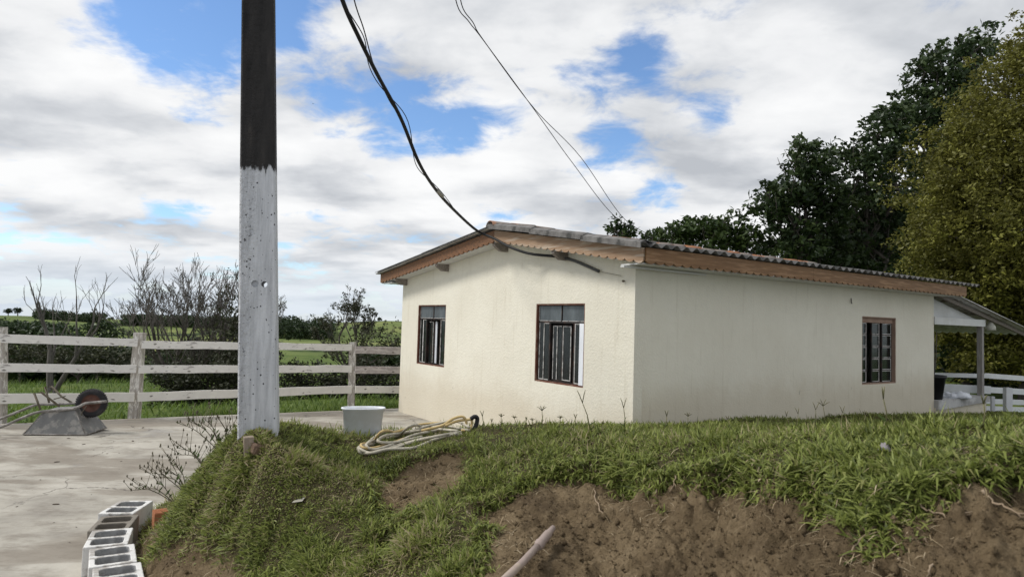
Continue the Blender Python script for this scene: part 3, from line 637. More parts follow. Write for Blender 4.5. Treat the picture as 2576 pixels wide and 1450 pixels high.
def glaze(wn, P, a, b_, z0, z1, d, m, putty=True, side=(1, 1, 1, 1), pw=.012):
    p = MB()
    if m in (M['ribglass'], M['ribglass_top']):
        per = .024; n = max(2, int(round((b_ - a) / per))) * 4; vs = []
        for lay in (0, .005):
            for i in range(n + 1):
                u_ = a + (b_ - a) * i / n; q_ = d + lay + .0035 * math.cos(2 * math.pi * i / 4); vs += [P(u_, q_, z0), P(u_, q_, z1)]
        k_ = 2 * (n + 1); fs = []
        for i in range(n): fs += [(2 * i, 2 * i + 2, 2 * i + 3, 2 * i + 1), (k_ + 2 * i, k_ + 2 * i + 1, k_ + 2 * i + 3, k_ + 2 * i + 2)]
        fs += [(0, 1, k_ + 1, k_), (2 * n, k_ + 2 * n, k_ + 2 * n + 1, 2 * n + 1)]
        p.add(vs, fs)
    else: bar(p, P, a, b_, z0, z1, d, d + .004)
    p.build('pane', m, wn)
    if putty:
        q = MB()
        if side[0]: bar(q, P, a, a + pw, z0, z1, d - .012, d - .005)
        if side[1]: bar(q, P, b_ - pw, b_, z0, z1, d - .012, d - .005)
        if side[2]: bar(q, P, a + pw, b_ - pw, z0, z0 + pw * .9, d - .0115, d - .0051)
        if side[3]: bar(q, P, a + pw, b_ - pw, z1 - pw * .9, z1, d - .0115, d - .0051)
        if q.v: q.build('putty_bead', M['putty'], wn)
def bars(wn, P, lst, d0, d1, name='window_frame', m=None):
    q = MB()
    for (a, b_, z0, z1) in lst: bar(q, P, a, b_, z0, z1, d0, d1)
    return q.build(name, m or M['iron'], wn)
# gable windows: image left = larger y
def gable_window(w, right, label):
    wn = window('window', Pg, w, M['redwood'], label); a, b_, z0, z1 = w; a += .02; b_ -= .02; z0 += .022; z1 -= .02
    zt = z0 + (z1 - z0) * .78; mid = (a + b_) / 2; d = .055
    q1 = a + (b_ - a) * .23; q3 = a + (b_ - a) * .75
    bars(wn, Pg, [(a, b_, zt - .016, zt + .012), (mid - .007, mid + .007, zt + .012, z1), (a, a + .014, z0, zt - .016), (b_ - .014, b_, z0, zt - .016), (a, b_, z0, z0 + .012), (a, b_, z1 - .01, z1), (q1 - .012, q1 + .012, z0 + .012, zt - .016), (q3 - .012, q3 + .012, z0 + .012, zt - .016)], d - .014, d + .02)
    glaze(wn, Pg, mid + .007, b_, zt + .012, z1 - .01, d, M['ribglass_top'], True, (0, 1, 1, 0), .008); glaze(wn, Pg, a, mid - .007, zt + .012, z1 - .01, d, M['ribglass_top'], True, (0, 0, 1, 0), .008)
    gm = M['ribglass'] if right else M['glass']
    m3 = (q3 + b_) / 2
    glaze(wn, Pg, m3, b_ - .014, z0 + .012, zt - .016, d, gm, True, (1, 1, 1, 0)); glaze(wn, Pg, q3 + .012, m3, z0 + .012, zt - .016, d, gm, True, (0, 1 if not right else 0, 1, 1))
    if right:
        glaze(wn, Pg, a + .10, q1 - .012, z0 + .012, zt - .016, d, gm, True, (1, 1, 1, 1))
        bars(wn, Pg, [(a - .012, a + .095, z0 + .004, zt - .012)], .01, .03, 'white_side_board', M['white_strip'])
        # sliding leaves, set back
        l0, l1, l2 = q1 + .10, (q1 + q3) / 2 + .03, q3 - .02
        bars(wn, Pg, [(l1 - .012, l1 + .012, z0 + .03, zt - .05), (l0, l2, z0 + .016, z0 + .032), (l0, l2, zt - .055, zt - .04), (l0, l0 + .012, z0 + .03, zt - .05), (l2 - .012, l2, z0 + .03, zt - .05)], .085, .105, 'sliding_leaf')
        lm = (l1 + l2) / 2
        glaze(wn, Pg, l0 + .012, l1 - .012, z0 + .032, zt - .055, .092, gm, True, (1, 1, 1, 1)); glaze(wn, Pg, lm, l2 - .012, z0 + .032, zt - .055, .092, gm, True, (1, 1, 0, 1)); glaze(wn, Pg, l1 + .012, lm, z0 + .032, zt - .055, .0925, gm, True, (0, 0, 0, 1))
    else:
        glaze(wn, Pg, a + .03, q1 - .012, z0 + .012, zt - .016, d, gm, True, (1, 1, 1, 1))
        l0, l1 = q3 - .22, q3 - .03
        bars(wn, Pg, [(l0, l0 + .012, z0 + .016, zt - .04), (l1 - .012, l1, z0 + .016, zt - .04), (l0, l1, zt - .055, zt - .04), (l0, l1, z0 + .016, z0 + .03)], .085, .105, 'sliding_leaf')
        glaze(wn, Pg, l0 + .012, l1 - .012, z0 + .03, zt - .055, .092, gm, True, (1, 0, 0, 1))
        bars(wn, Pg, [(l0 - .085, l0 - .02, z0 + .02, zt - .05)], .108, .122, 'white_side_board', M['white_strip'])
        for yy in (l0 - .005, l0 - .14): bars(wn, Pg, [(yy - .006, yy + .006, z0 - .01, zt)], .03, .042, 'security_bar')
    return wn
gable_window(W1, False, 'left gable window standing half open'); gable_window(W2, True, 'right gable window with ribbed glass')
wn = window('window', Ps, W3, M['pinkrev'], 'side window of small square panes'); a, b_, z0, z1 = W3; a += .02; b_ -= .02; z0 += .024; z1 -= .10
bars(wn, Ps, [(a - .002, b_ + .002, z1, z1 + .082)], .05, .10, 'lintel_board', M['pinkrev'])
cols = [(a, a + .235), (a + .46, a + .70), (a + .76, b_ - .02)]
rows = [z0 + (z1 - z0) * i / 5 for i in range(6)]; d = .075
for ci, (c0, c1) in enumerate(cols):
    dd = d + (.02 if ci == 1 else 0)
    bars(wn, Ps, [(c0 - .012, c0 + .004, z0, z1), (c1 - .004, c1 + .016, z0, z1)] + [(c0 + .004, c1 - .004, r_ - .009, r_ + .009) for r_ in rows], dd - .01, dd + .02)
    for r0, r1 in zip(rows[:-1], rows[1:]):
        glaze(wn, Ps, c0 + .004, c1 - .004, r0 + .009, r1 - .009, dd, M['glass'], True, (0, 1, 1, 1), .011)

# small fittings on the walls
MB().tube([(-.01, .19, 2.42), (-.035, .19, 2.42)], .014, 8).build('wall_hook', M['brace'], house)
MB().tube([(4.9, -.015, 2.42), (4.9, -.02, 2.35), (4.905, -.03, 2.33)], .008, 6).build('wall_hook', M['iron'], house)
# porch ------------------------------------------------------------------
PX = LX + 2.12
MB().box((PX - .048, -.01, .62), (PX + .048, .085, 2.10)).build('porch_post', M['greypost'], house)
MB().box((LX + .002, -.02, 2.06), (PX + .10, .06, 2.20)).build('porch_beam', M['soffit'], house)
MB().prism([(LX + .004, .12, 2.60), (LX + .004, .12, 2.20), (PX + .05, .12, 2.20)], (0, .02, 0)).build('porch_gusset', M['soffit'], house)
for i in range(9):
    z = 2.225 + i * .041; x1 = LX + .01 + (PX + .03 - LX) * (2.60 - z - .041) / .40
    if x1 > LX + .1: MB().box((LX + .008, .112, z), (x1, .1195, z + .036)).build('gusset_slat', M['soffit'], house)
def slope_box(mb, x0, z0, x1, z1, y0, y1, th):
    mb.prism([(x0, y0, z0), (x1, y0, z1), (x1, y0, z1 + th), (x0, y0, z0 + th)], (0, y1 - y0, 0))
rb = MB(); slope_box(rb, LX, 2.60, PX + 2.3, 1.855, -.05, .0, .07); rb.build('porch_rafter', M['rafter'], house)
rb = MB(); slope_box(rb, LX, 2.60, PX + 2.3, 1.855, 3.0, 3.06, .07); rb.build('porch_rafter', M['rafter'], house)
for xx in (LX + .9, LX + 2.2):
    z = 2.60 - (xx - LX) * .169 + .07
    MB().box((xx, -.10, z), (xx + .05, 4.4, z + .05)).build('porch_batten', M['rafter'], house)
pm = sheet_mesh(.177 * 5 + .05, 4.7); pm.materials.append(M['fibre_pale'])
for c in range(5):
    o = link('porch_roof_sheet', pm, None, house); o.location = (LX - .06, -.16 + (c + 1) * .885, 2.72 + .004 * (c % 2)); o.rotation_euler = (-.168, 0, -math.pi / 2)
MB().box((LX + .002, -.03, -.3), (PX + .09, .17, .50)).build('porch_low_wall', M['stucco_side'], house)
MB().prism([(LX + .003, -.075, .46), (PX + .14, -.075, .53), (PX + .14, -.075, .64), (LX + .003, -.075, .64)], (0, .06, 0)).build('porch_ledge', M['fibre_pale'], house)
MB().box((LX + .003, -.012, .503), (PX + .14, .30, .64)).build('porch_ledge', M['fibre_pale'], house)

def hw(x, y, z): return Vector((HC.x + hs[0] * x + hg[0] * y, HC.y + hs[1] * x + hg[1] * y, z))
# potted plant on the ledge
pp = empty('potted_plant', hw(LX + .24, .12, .64), 0, 'bare twiggy plant in black plastic pot on porch ledge', 'plant')
MB().lathe([(0, 0), (.15, 0), (.205, .40), (.225, .40), (.225, .455), (.20, .455), (.195, .40), (0, .38)], 24).build('pot', M['pot'], pp, True)
tw = MB()
for (dx, dy, h) in ((.0, .0, 1.25), (-.16, .05, .85), (.05, -.03, .95)): tw.tube([(0, 0, .36), (dx * .5 + .02, dy * .5, .36 + h * .45), (dx, dy, .36 + h)], [.014, .011, .005], 6)
tw.build('stem', M['bark_grey'], pp, True)
# crumpled cloth
def lump(name, loc, size, m, label, cat, seed, nx=26, parent=None):
    rng = np.random.default_rng(seed); Qn = []
    vs = []; fs = []
    for i in range(nx + 1):
        th = math.pi * i / nx
        for j in range(nx):
            ph = 2 * math.pi * j / nx; p = np.array([[math.cos(ph) * math.sin(th) * 2 + seed, math.sin(ph) * math.sin(th) * 2 + th]])
            r_ = 1 + .7 * float(fbm(p, 1.6, seed, 4)[0])
            vs.append((math.cos(ph) * math.sin(th) * r_ * size[0], math.sin(ph) * math.sin(th) * r_ * size[1], max(math.cos(th) * r_, -.25) * size[2]))
    for i in range(nx):
        for j in range(nx): fs.append((i * nx + j, i * nx + (j + 1) % nx, (i + 1) * nx + (j + 1) % nx, (i + 1) * nx + j))
    mb = MB(); mb.add(vs, fs); o = mb.build(name, m, parent, True); o.location = loc
    return tag(o, label, cat)
lump('white_cloth', hw(LX + .95, .02, .665), (.26, .14, .09), M['cloth'], 'crumpled white cloth lying on the porch ledge', 'cloth', 3)
# hanging lamp
hl = empty('hanging_lamp', hw(PX + .50, .04, 2.24), 0, 'small cream lamp hanging under the porch roof', 'lamp')
MB().tube([(0, 0, .09), (0, 0, -.08)], .006, 6).build('cord', M['cable'], hl)
MB().lathe([(0, -.07), (.03, -.07), (.045, -.10), (.095, -.17), (.098, -.25), (.09, -.25), (.08, -.17), (0, -.11)], 20).build('lamp_shade', M['lamp_shade'], hl, True)

# ================================================================== POLE, CABLES
POL_Y = 4.78; pb = at(651, 1118, POL_Y); PYAW = math.radians(14)
pole = empty('utility_pole', (pb.x, pb.y, pb.z - .5), PYAW, 'tapered concrete utility pole, white below and black above', 'utility pole')
zb0 = pb.z - .5; POLE_H = 8.0
topc = at(654, 0, POL_Y); lean = (topc.x - pb.x) / (topc.z - pb.z)
def pole_half(z): return .131 + (.107 - .131) * (z - .5) / (topc.z - pb.z)
sh_ = bmesh.new(); rings = []
for k in range(33):
    z = POLE_H * k / 32; w_ = pole_half(z); dp = w_ * .72; c_ = .012; cxp = lean * (z - .5) 
    pts = [(-w_ + c_, -dp), (w_ - c_, -dp), (w_, -dp + c_), (w_, dp - c_), (w_ - c_, dp), (-w_ + c_, dp), (-w_, dp - c_), (-w_, -dp + c_)]
    rings.append([sh_.verts.new((x_ + cxp, y_, z)) for x_, y_ in pts])
for k in range(32):
    for j in range(8): sh_.faces.new((rings[k][j], rings[k][(j + 1) % 8], rings[k + 1][(j + 1) % 8], rings[k + 1][j]))
sh_.faces.new(rings[0][::-1]); sh_.faces.new(rings[-1])
me = bpy.data.meshes.new('shaft'); sh_.to_mesh(me); sh_.free()
zpaint = at(655, 432, POL_Y).z - zb0
me.materials.append(polemat(zpaint)); shaft = link('shaft', me, None, pole)
cut = MB()
inv_p = Matrix.Rotation(-PYAW, 4, 'Z')
for (hx, hy, r_, dep) in ((641, 713, .024, .18), (664, 714, .021, 1.0), (656, 687, .008, .10), (634, 581, .013, .12), (669, 581, .008, .10), (640, 806, .005, .08), (672, 905, .005, .08), (630, 1018, .006, .08)):
    p = at(hx, hy, POL_Y - .1) - Vector((pb.x, pb.y, zb0)); p = inv_p @ p
    cut.tube([(p.x, -.35, p.z), (p.x, (-.11 + .24 * dep) if dep < 1 else .35, p.z)], r_, 14)
co = cut.build('cutter', None); co.parent = pole
for m_ in (co.data, me):
    bm_ = bmesh.new(); bm_.from_mesh(m_); bmesh.ops.recalc_face_normals(bm_, faces=bm_.faces); bm_.to_mesh(m_); bm_.free()
bo = shaft.modifiers.new('holes', 'BOOLEAN'); bo.object = co; bo.operation = 'DIFFERENCE'; bo.solver = 'EXACT'
bpy.context.view_layer.update(); dg = bpy.context.evaluated_depsgraph_get()
nm = bpy.data.meshes.new_from_object(shaft.evaluated_get(dg)); shaft.modifiers.clear(); shaft.data = nm; nm.name = 'shaft'
bpy.data.objects.remove(co)

def smooth_path(pts, n=8):
    pts = [Vector(p) for p in pts]; out = []
    P_ = [pts[0] * 2 - pts[1]] + pts + [pts[-1] * 2 - pts[-2]]
    for i in range(1, len(P_) - 2):
        a, b_, c, d_ = P_[i - 1:i + 3]
        for k in range(n):
            t = k / n; out.append(.5 * ((2 * b_) + (c - a) * t + (2 * a - 5 * b_ + 4 * c - d_) * t * t + (3 * b_ - a - 3 * c + d_) * t ** 3))
    out.append(pts[-1]); return out
gd = lambda px: None
def gable_pt(px, py, off):
    """point on the plane x = -off of the house along the pixel's ray"""
    d = ray(px, py); n = Vector((hs[0], hs[1], 0)); p0 = Vector((HC.x, HC.y, 0)) - n * off; o = Vector((0, 0, CAMZ))
    t = (p0 - o).dot(n) / d.dot(n); return o + d * t
e0 = gable_pt(1240, 598, OG + .06)
deps = np.linspace(5.6, e0.y, 9)
cpx = [(860, -2), (905, 100), (950, 190), (1008, 298), (1055, 412), (1100, 482), (1150, 536), (1200, 580)]
main = [Vector((pb.x + .1, pb.y + .12, 7.2)), at(800, -200, 5.2)] + [at(x_, y_, d_) for (x_, y_), d_ in zip(cpx, [5.6, 6.0, 6.5, 7.1, 7.8, 8.6, 9.5, 10.4])] + [e0] + [gable_pt(1285, 622, OG + .05), gable_pt(1335, 638, .20), gable_pt(1395, 644, .06)]
cab = empty('service_cable', main[0], 0, 'thick black service cable sagging from pole to gable apex', 'cable')
def rel(pts, o): return [Vector(p) - o.location for p in pts]
pth = smooth_path(main, 8)
MB().tube(rel(pth, cab), .020, 8).build('cable_sheath', M['cable'], cab, True)
w2 = [p + Vector((.05 * math.sin(i * .35), 0, .018 * math.sin(i * .5) + .012)) for i, p in enumerate(pth)]
MB().tube(rel(w2[:70], cab), .005, 5).build('wrapped_wire', M['cable'], cab, True)
for (x_, y_, d_) in ((1098, 478, 8.55),):
    p = at(x_, y_, d_); q = at(1112, 494, 8.8); MB().tube(rel([p, q], cab), .026, 8).build('tape_wrap', M['tape'], cab, True)
thin = [Vector((pb.x + .1, pb.y + .12, 7.4)), at(850, -180, 5.3), at(890, -2, 5.7), at(915, 75, 6.1), at(940, 165, 6.5), at(975, 245, 6.9), at(1000, 285, 7.05)]
MB().tube(rel(smooth_path(thin, 8), cab), .006, 6).build('thin_wire', M['cable'], cab, True)
cond = [gable_pt(1392, 643, .05), gable_pt(1440, 654, .05), gable_pt(1475, 668, .05), gable_pt(1506, 682, .05)]
cdo = tag(MB().tube([p - cond[0] for p in smooth_path(cond, 6)], .021, 10).build('cable_conduit', M['conduit'], None, True), 'dark curved conduit stub clipped to the cream gable', 'conduit'); cdo.location = cond[0]
hk = [gable_pt(1506, 682, .04), gable_pt(1562, 693, .03)]
tag(MB().tube([p - hk[0] for p in hk], .004, 5).build('tie_wire', M['tape']), 'thin tie wire from conduit to wall hook', 'wire').location = hk[0]
rp = hw(3.2, YA, ZFR + .28)
for k, pts in enumerate(([(1125, -200, 6.0), (1146, 0, 6.6), (1180, 56, 7.0), (1218, 105, 7.4), (1345, 278, 9.0), (1440, 410, 10.4), (1545, 543, 12.0)], [(1150, -180, 6.0), (1158, 0, 6.7), (1190, 58, 7.1), (1219, 106, 7.45), (1345, 275, 9.05), (1460, 395, 10.6), (1565, 545, 12.2)])):
    P3 = [at(*p) for p in pts] + [rp + Vector((.03 * k, 0, .02 * k))]
    o = MB().tube([p - P3[0] for p in smooth_path(P3, 8)], .0055, 5).build('overhead_wire', M['cable'], None, True); o.location = P3[0]
    tag(o, ['lower of two thin overhead wires running to the roof ridge', 'upper of two thin overhead wires running to the roof ridge'][k], 'wire', 'thin overhead wires')
MB().tube([(3.2, YA, ZFR + .15), (3.2, YA, ZFR + .32)], .012, 6).build('wire_bracket', M['iron'], house)

# ================================================================== LEFT FENCE
fence = empty('rail_fence', (-6.51, 11.95, 0), 0, 'weathered white three-rail timber fence along the yard edge', 'fence')
FO = fence.location.copy()
def beam(mb, a, b_, h, th):
    a = Vector(a); b_ = Vector(b_); d = b_ - a; L = d.length; X = d / L; Z = Vector((0, 0, 1)); Y = Z.cross(X).normalized(); Z = X.cross(Y)
    return L, Matrix((( X.x, Y.x, Z.x, a.x), (X.y, Y.y, Z.y, a.y), (X.z, Y.z, Z.z, a.z), (0, 0, 0, 1)))
def board(name, a, b_, h, th, m, parent, wob=.006):
    L, mtx = beam(None, a, b_, h, th); mb = MB(); n = max(3, int(L / .25)); vs = []; fs = []
    r_ = random.Random(int(a[0] * 1000 + a[2] * 77))
    for i in range(n + 1):
        x_ = L * i / n; t = r_.uniform(-wob, wob); bt = r_.uniform(-wob, wob)
        vs += [(x_, -th / 2, -h / 2 + bt), (x_, th / 2, -h / 2 + bt), (x_, th / 2, h / 2 + t), (x_, -th / 2, h / 2 + t)]
    for i in range(n):
        for j in range(4): fs.append((4 * i + j, 4 * i + 4 + j, 4 * i + 4 + (j + 1) % 4, 4 * i + (j + 1) % 4))
    fs += [(0, 1, 2, 3), (4 * n + 3, 4 * n + 2, 4 * n + 1, 4 * n)]
    mb.add(vs, fs); o = mb.build(name, m, parent); o.matrix_local = Matrix.Translation(-Vector(parent.location)) @ mtx if parent else mtx
    return o
FP = lambda px, py, dep: at(px, py, dep)
# posts: top/bottom pixel, distance
for (tx, ty, bx_, by_, dp, wd) in ((3, 822, 0, 1075, 11.05, .155), (352, 836, 337, 1056, 11.98, .17), (887, 860, 883, 1032, 13.9, .13)):
    top = at(tx, ty, dp); bot = at(bx_, by_, dp); bot.z = min(bot.z, -.05)
    L, mtx = beam(None, bot, top, 0, 0); o = board('post', bot, top, wd, wd * .7, M['post'], fence, .008)
# rails: (x0,y0,d0) to (x1,y1,d1), centre-line pixels
rails = [((-150, 845, 10.55), (346, 861, 11.86), .135, 'rail'), ((-150, 923, 10.55), (343, 927, 11.86), .135, 'rail'), ((-150, 1004, 10.55), (338, 998, 11.86), .155, 'rail_b'),
         ((356, 866, 11.87), (884, 873, 13.78), .135, 'rail'), ((348, 928, 11.87), (884, 927, 13.78), .14, 'rail'), ((346, 998, 11.87), (884, 978, 13.78), .15, 'rail_b'),
         ((893, 879, 13.8), (1012, 882, 14.3), .15, 'rail_pink'), ((893, 929, 13.8), (1012, 930, 14.3), .14, 'rail_pink'), ((893, 979, 13.8), (1012, 979, 14.3), .145, 'rail_b')]
for a, b_, h, mm in rails: board('rail', at(*a), at(*b_), h, .035, M[mm], fence, .007)

# ================================================================== RIGHT WHITE FENCE
wf = empty('white_paddock_fence', at(2480, 1020, 16.5), 0, 'bright white rail fence beyond the porch', 'fence')
for (a, b_, h) in (((2330, 941, 16.4), (2490, 945, 16.6), .10), ((2330, 972, 16.4), (2490, 980, 16.6), .19), ((2478, 944, 16.6), (2700, 960, 17.4), .12), ((2478, 979, 16.6), (2700, 992, 17.4), .14), ((2478, 1008, 16.6), (2700, 1016, 17.4), .12), ((2478, 1026, 16.6), (2700, 1034, 17.4), .12)):
    board('rail', at(*a), at(*b_), h, .04, M['whitepaint'], wf, .002)
for (px, y0, y1, d_, w_) in ((2466, 945, 990, 16.42, .10), (2496, 996, 1035, 15.6, .07), (2534, 974, 1035, 15.4, .14), (2660, 945, 1040, 17.1, .14)):
    board('post', at(px, y1, d_), at(px, y0, d_), w_, w_ * .8, M['whitepaint'], wf, .002)

# ================================================================== YARD OBJECTS
# concrete blocks
def block_mesh(L=.40, Wd=.275, H=.21, w=.036, chamf=.02):
    mb = MB(); o = [(-L / 2, -Wd / 2), (L / 2, -Wd / 2), (L / 2, Wd / 2), (-L / 2, Wd / 2)]
    bm = bmesh.new()
    def ring(pts, z): return [bm.verts.new((x_, y_, z)) for x_, y_ in pts]
    cells = []
    for s_ in (-1, 1):
        xa, xb = sorted((s_ * w * .5, s_ * (L / 2 - w))); ya, yb = -Wd / 2 + w, Wd / 2 - w; c = chamf
        cells.append([(xa + c, ya), (xb - c, ya), (xb, ya + c), (xb, yb - c), (xb - c, yb), (xa + c, yb), (xa, yb - c), (xa, ya + c)])
    for z in (H, 0):
        pass
    # walls as strips: outer + per-cell, top and bottom filled with triangulation
    for z, flip in ((H, False), (0, True)):
        vs = ring(o, z); es = [bm.edges.new((vs[i], vs[(i + 1) % 4])) for i in range(4)]
        for c in cells:
            cv_ = ring(c, z); es += [bm.edges.new((cv_[i], cv_[(i + 1) % 8])) for i in range(8)]
        bmesh.ops.triangle_fill(bm, use_beauty=True, use_dissolve=False, edges=es)
    bm.verts.ensure_lookup_table(); n = 4 + 16
    for s0, cnt in ((0, 4), (4, 8), (12, 8)):
        for i in range(cnt):
            f = bm.faces.new((bm.verts[s0 + i], bm.verts[s0 + (i + 1) % cnt], bm.verts[n + s0 + (i + 1) % cnt], bm.verts[n + s0 + i]))
            f.material_index = 1 if s0 else 0
    bmesh.ops.recalc_face_normals(bm, faces=bm.faces)
    me = bpy.data.meshes.new('concrete_block'); bm.to_mesh(me); bm.free(); return me
bw = block_mesh(); bw.materials.append(M['block_white']); bw.materials.append(M['block_in'])
bgm = bw.copy(); bgm.materials.clear(); bgm.materials.append(M['block_grey']); bgm.materials.append(M['block_grey'])
BH = .21
def on_top(px, py): d = ray(px, py); return Vector((0, 0, CAMZ)) + d * ((BH - CAMZ) / d.z)
blocks = [((334.5, 1243.4), (395.5, 1243.4), (292.3, 1266), (370, 1262), 'white concrete block farthest along the curved block row', 0),
          ((297, 1271.6), (373.6, 1266.9), (261, 1313), (344, 1302), 'only bare grey concrete block in the curved row', 1),
          ((260.3, 1314.6), (343.9, 1301.3), (229, 1366.9), (330, 1352.9), 'chipped white concrete block directly in front of the grey block', 0),
          ((236.8, 1369), (333.8, 1355), (236, 1420.8), (342.3, 1409), 'square white concrete block, second nearest in the curved row', 0),
          ((239, 1425), (348.6, 1411), (243, 1482), (358, 1468), 'white concrete block nearest the camera at the bottom edge', 0)]
prev = None
for i, (a, b_, c, d_, lb, gy) in enumerate(blocks):
    q = [on_top(*p) for p in (a, b_, c, d_)]; ce = sum(q, Vector()) / 4; ax = ((q[0] + q[1]) - (q[2] + q[3])); ang = math.atan2(ax.y, ax.x)
    o = link('concrete_block', bgm if gy else bw); o.location = (ce.x, ce.y, .001 - (.012 if gy else 0)); o.rotation_euler = (0, 0, ang)
    tag(o, lb, 'block', 'concrete blocks edging the bank'); bv = o.modifiers.new('worn', 'BEVEL'); bv.width = .007; bv.segments = 2; bv.limit_method = 'ANGLE'
    blocks[i] = (ce, ang)
# respace along the row so that blocks touch without overlapping
objs = [o for o in S.collection.objects if o.name.startswith('concrete_block')]
pos = objs[4].location.copy(); 
for k in range(3, -1, -1):
    a0 = objs[k + 1].rotation_euler.z; a1 = objs[k].rotation_euler.z
    dirm = Vector((math.cos(a0), math.sin(a0), 0)) * .205 + Vector((math.cos(a1), math.sin(a1), 0)) * .205
    z_ = objs[k].location.z; pos = pos + dirm * 1.0; tgt = objs[k].location
    pos.x = pos.x * .45 + tgt.x * .55; objs[k].location = (pos.x, pos.y, z_)
# orange hollow brick behind the far block
br = empty('hollow_brick', at(416, 1292, 5.75), math.radians(35), 'orange ribbed clay brick half hidden in the bank grass', 'brick')
mb = MB(); mb.box((-.09, -.07, -.16), (.09, .07, .03))
for i in range(6): mb.box((-.088, -.062 + i * .022, .03), (.088, -.050 + i * .022, .036))
mb.build('brick_body', M['brick'], br)
# stake and rubble at the foot of the pole
stp = gp(624, 1150, .03); st = MB().box((-.032, -.022, -.12), (.032, .022, .055)).build('wooden_stake', M['stake'], None, False, .003); st.location = stp; st.rotation_euler = (.08, -.06, .5); tag(st, 'short sawn wooden stake at the foot of the pole', 'stake')
rb2 = MB().box((-.05, -.035, -.05), (.05, .035, .022)).build('brick_rubble', M['rubble'], None, False, .012); rb2.location = gp(652, 1128, .0); rb2.rotation_euler = (.2, .25, .9); tag(rb2, 'broken brown brick end in the soil behind the wooden stake', 'rubble')

# plastic tub
def superell(a, b_, n, N=48):
    out = []
    for i in range(N):
        t = 2 * math.pi * i / N; c, s_ = math.cos(t), math.sin(t); out.append((a * math.copysign(abs(c) ** (2 / n), c), b_ * math.copysign(abs(s_) ** (2 / n), s_)))
    return out
tb = at(911, 1099, 5.8); tz = float(bank([[tb.x, tb.y]])[0][0])
tub = empty('plastic_tub', (tb.x, tb.y, tb.z - .01), math.radians(14), 'white oval plastic tub standing on the grass', 'tub')
TH = .262; mb = MB(); vs = []; fs = []; N = 48
prof = [(.142, .066, 0), (.150, .074, .01), (.170, .088, TH - .02), (.178, .094, TH - .018), (.180, .096, TH), (.170, .088, TH + .001), (.164, .083, TH - .02), (.145, .070, .012)]
for (a, b_, z) in prof: vs += [(x_, y_, z) for x_, y_ in superell(a, b_, 2.7, N)]
for i in range(len(prof) - 1):
    for j in range(N): fs.append((i * N + j, i * N + (j + 1) % N, (i + 1) * N + (j + 1) % N, (i + 1) * N + j))
fs += [tuple(range(N))[::-1], tuple((len(prof) - 1) * N + j for j in range(N))]
mb.add(vs, fs); mb.build('tub_body', M['plastic'], tub, True)
rim = MB(); rim.tube([(x_, y_, TH - .004) for x_, y_ in superell(.181, .097, 2.7, 48)] + [(superell(.181, .097, 2.7, 48)[0][0], 0.0, TH - .004)], .005, 6); rim.build('rolled_rim', M['plastic'], tub, True)
lump('rag_ball', at(857, 1093, 5.75), (.045, .04, .04), M['rope_white'], 'frayed pale ball of rag beside the white tub', 'rag', 5, 16)

# rope
rope0 = at(1050, 1105, 5.4); rope = empty('rope_bundle', rope0, 0, 'loosely coiled cream and yellow rope lying on the grass', 'rope')
strands = [([(1180, 1088), (1110, 1082), (1030, 1092), (960, 1112), (915, 1128), (900, 1140), (912, 1147), (950, 1140), (1010, 1128), (1080, 1110), (1160, 1096)], 'w', .02),
           ([(1150, 1092), (1080, 1092), (1000, 1103), (940, 1122), (906, 1136), (905, 1146), (935, 1146), (985, 1135), (1050, 1122), (1120, 1104), (1165, 1090)], 'w', .03),
           ([(1130, 1075), (1060, 1080), (990, 1096), (935, 1118), (908, 1133), (915, 1141), (945, 1134), (1000, 1118), (1070, 1098), (1110, 1086)], 'y', .035),
           ([(1165, 1067), (1120, 1072), (1060, 1085), (1000, 1105), (945, 1125), (920, 1138), (940, 1143), (985, 1129), (1040, 1112), (1100, 1096)], 'w', .045),
           ([(1000, 1088), (960, 1098), (925, 1120), (908, 1138), (930, 1149), (975, 1143), (1040, 1130), (1090, 1112), (1150, 1100)], 'w', .022),
           ([(1110, 1078), (1050, 1088), (1010, 1097), (985, 1104)], 'y', .06), ([(1180, 1090), (1140, 1078), (1085, 1084), (1020, 1100), (970, 1118), (950, 1132), (990, 1128), (1060, 1112)], 'w', .055)]
for pts, kd, up in strands:
    P3 = smooth_path([gp(x_, y_, up + .014 * math.sin(i * 1.7)) for i, (x_, y_) in enumerate(pts)], 7)
    MB().tube(rel(P3, rope), .0115 if kd == 'w' else .0105, 8).build('rope_strand', M['rope_white' if kd == 'w' else 'rope_yellow'], rope, True)
P3 = smooth_path([at(1060, 1082, 5.9), at(1110, 1070, 5.95), at(1140, 1052, 6.0), at(1163, 1047, 6.0), at(1172, 1058, 6.0), at(1172, 1072, 6.0)], 7); MB().tube(rel(P3, rope), .0125, 8).build('rope_strand', M['rope_yellow'], rope, True)
P3 = smooth_path([at(1120, 1070, 5.95), at(1150, 1058, 6.0), at(1190, 1053, 6.0)], 7); MB().tube(rel(P3, rope), .0125, 8).build('rope_strand', M['rope_yellow'], rope, True)
P3 = smooth_path([at(1186, 1054, 6.0), at(1186, 1068, 6.0), at(1178, 1080, 5.95), at(1160, 1082, 5.95)], 7); MB().tube(rel(P3, rope), .011, 8).build('rope_strand', M['rope_yellow'], rope, True)
P3 = smooth_path([at(1184, 1053, 6.0), at(1193, 1047, 6.0), at(1200, 1051, 6.02), at(1198, 1066, 6.02), at(1191, 1080, 6.0)], 7); MB().tube(rel(P3, rope), .019, 10).build('rubber_sleeve', M['rubber'], rope, True)

# wheelbarrow lying upside down
wb0 = at(140, 1082, 10.35); wbz = 0.0
wb = empty('wheelbarrow', (wb0.x, wb0.y, 0), math.radians(6), 'upturned steel wheelbarrow on the concrete with rusty red wheel rim', 'wheelbarrow')
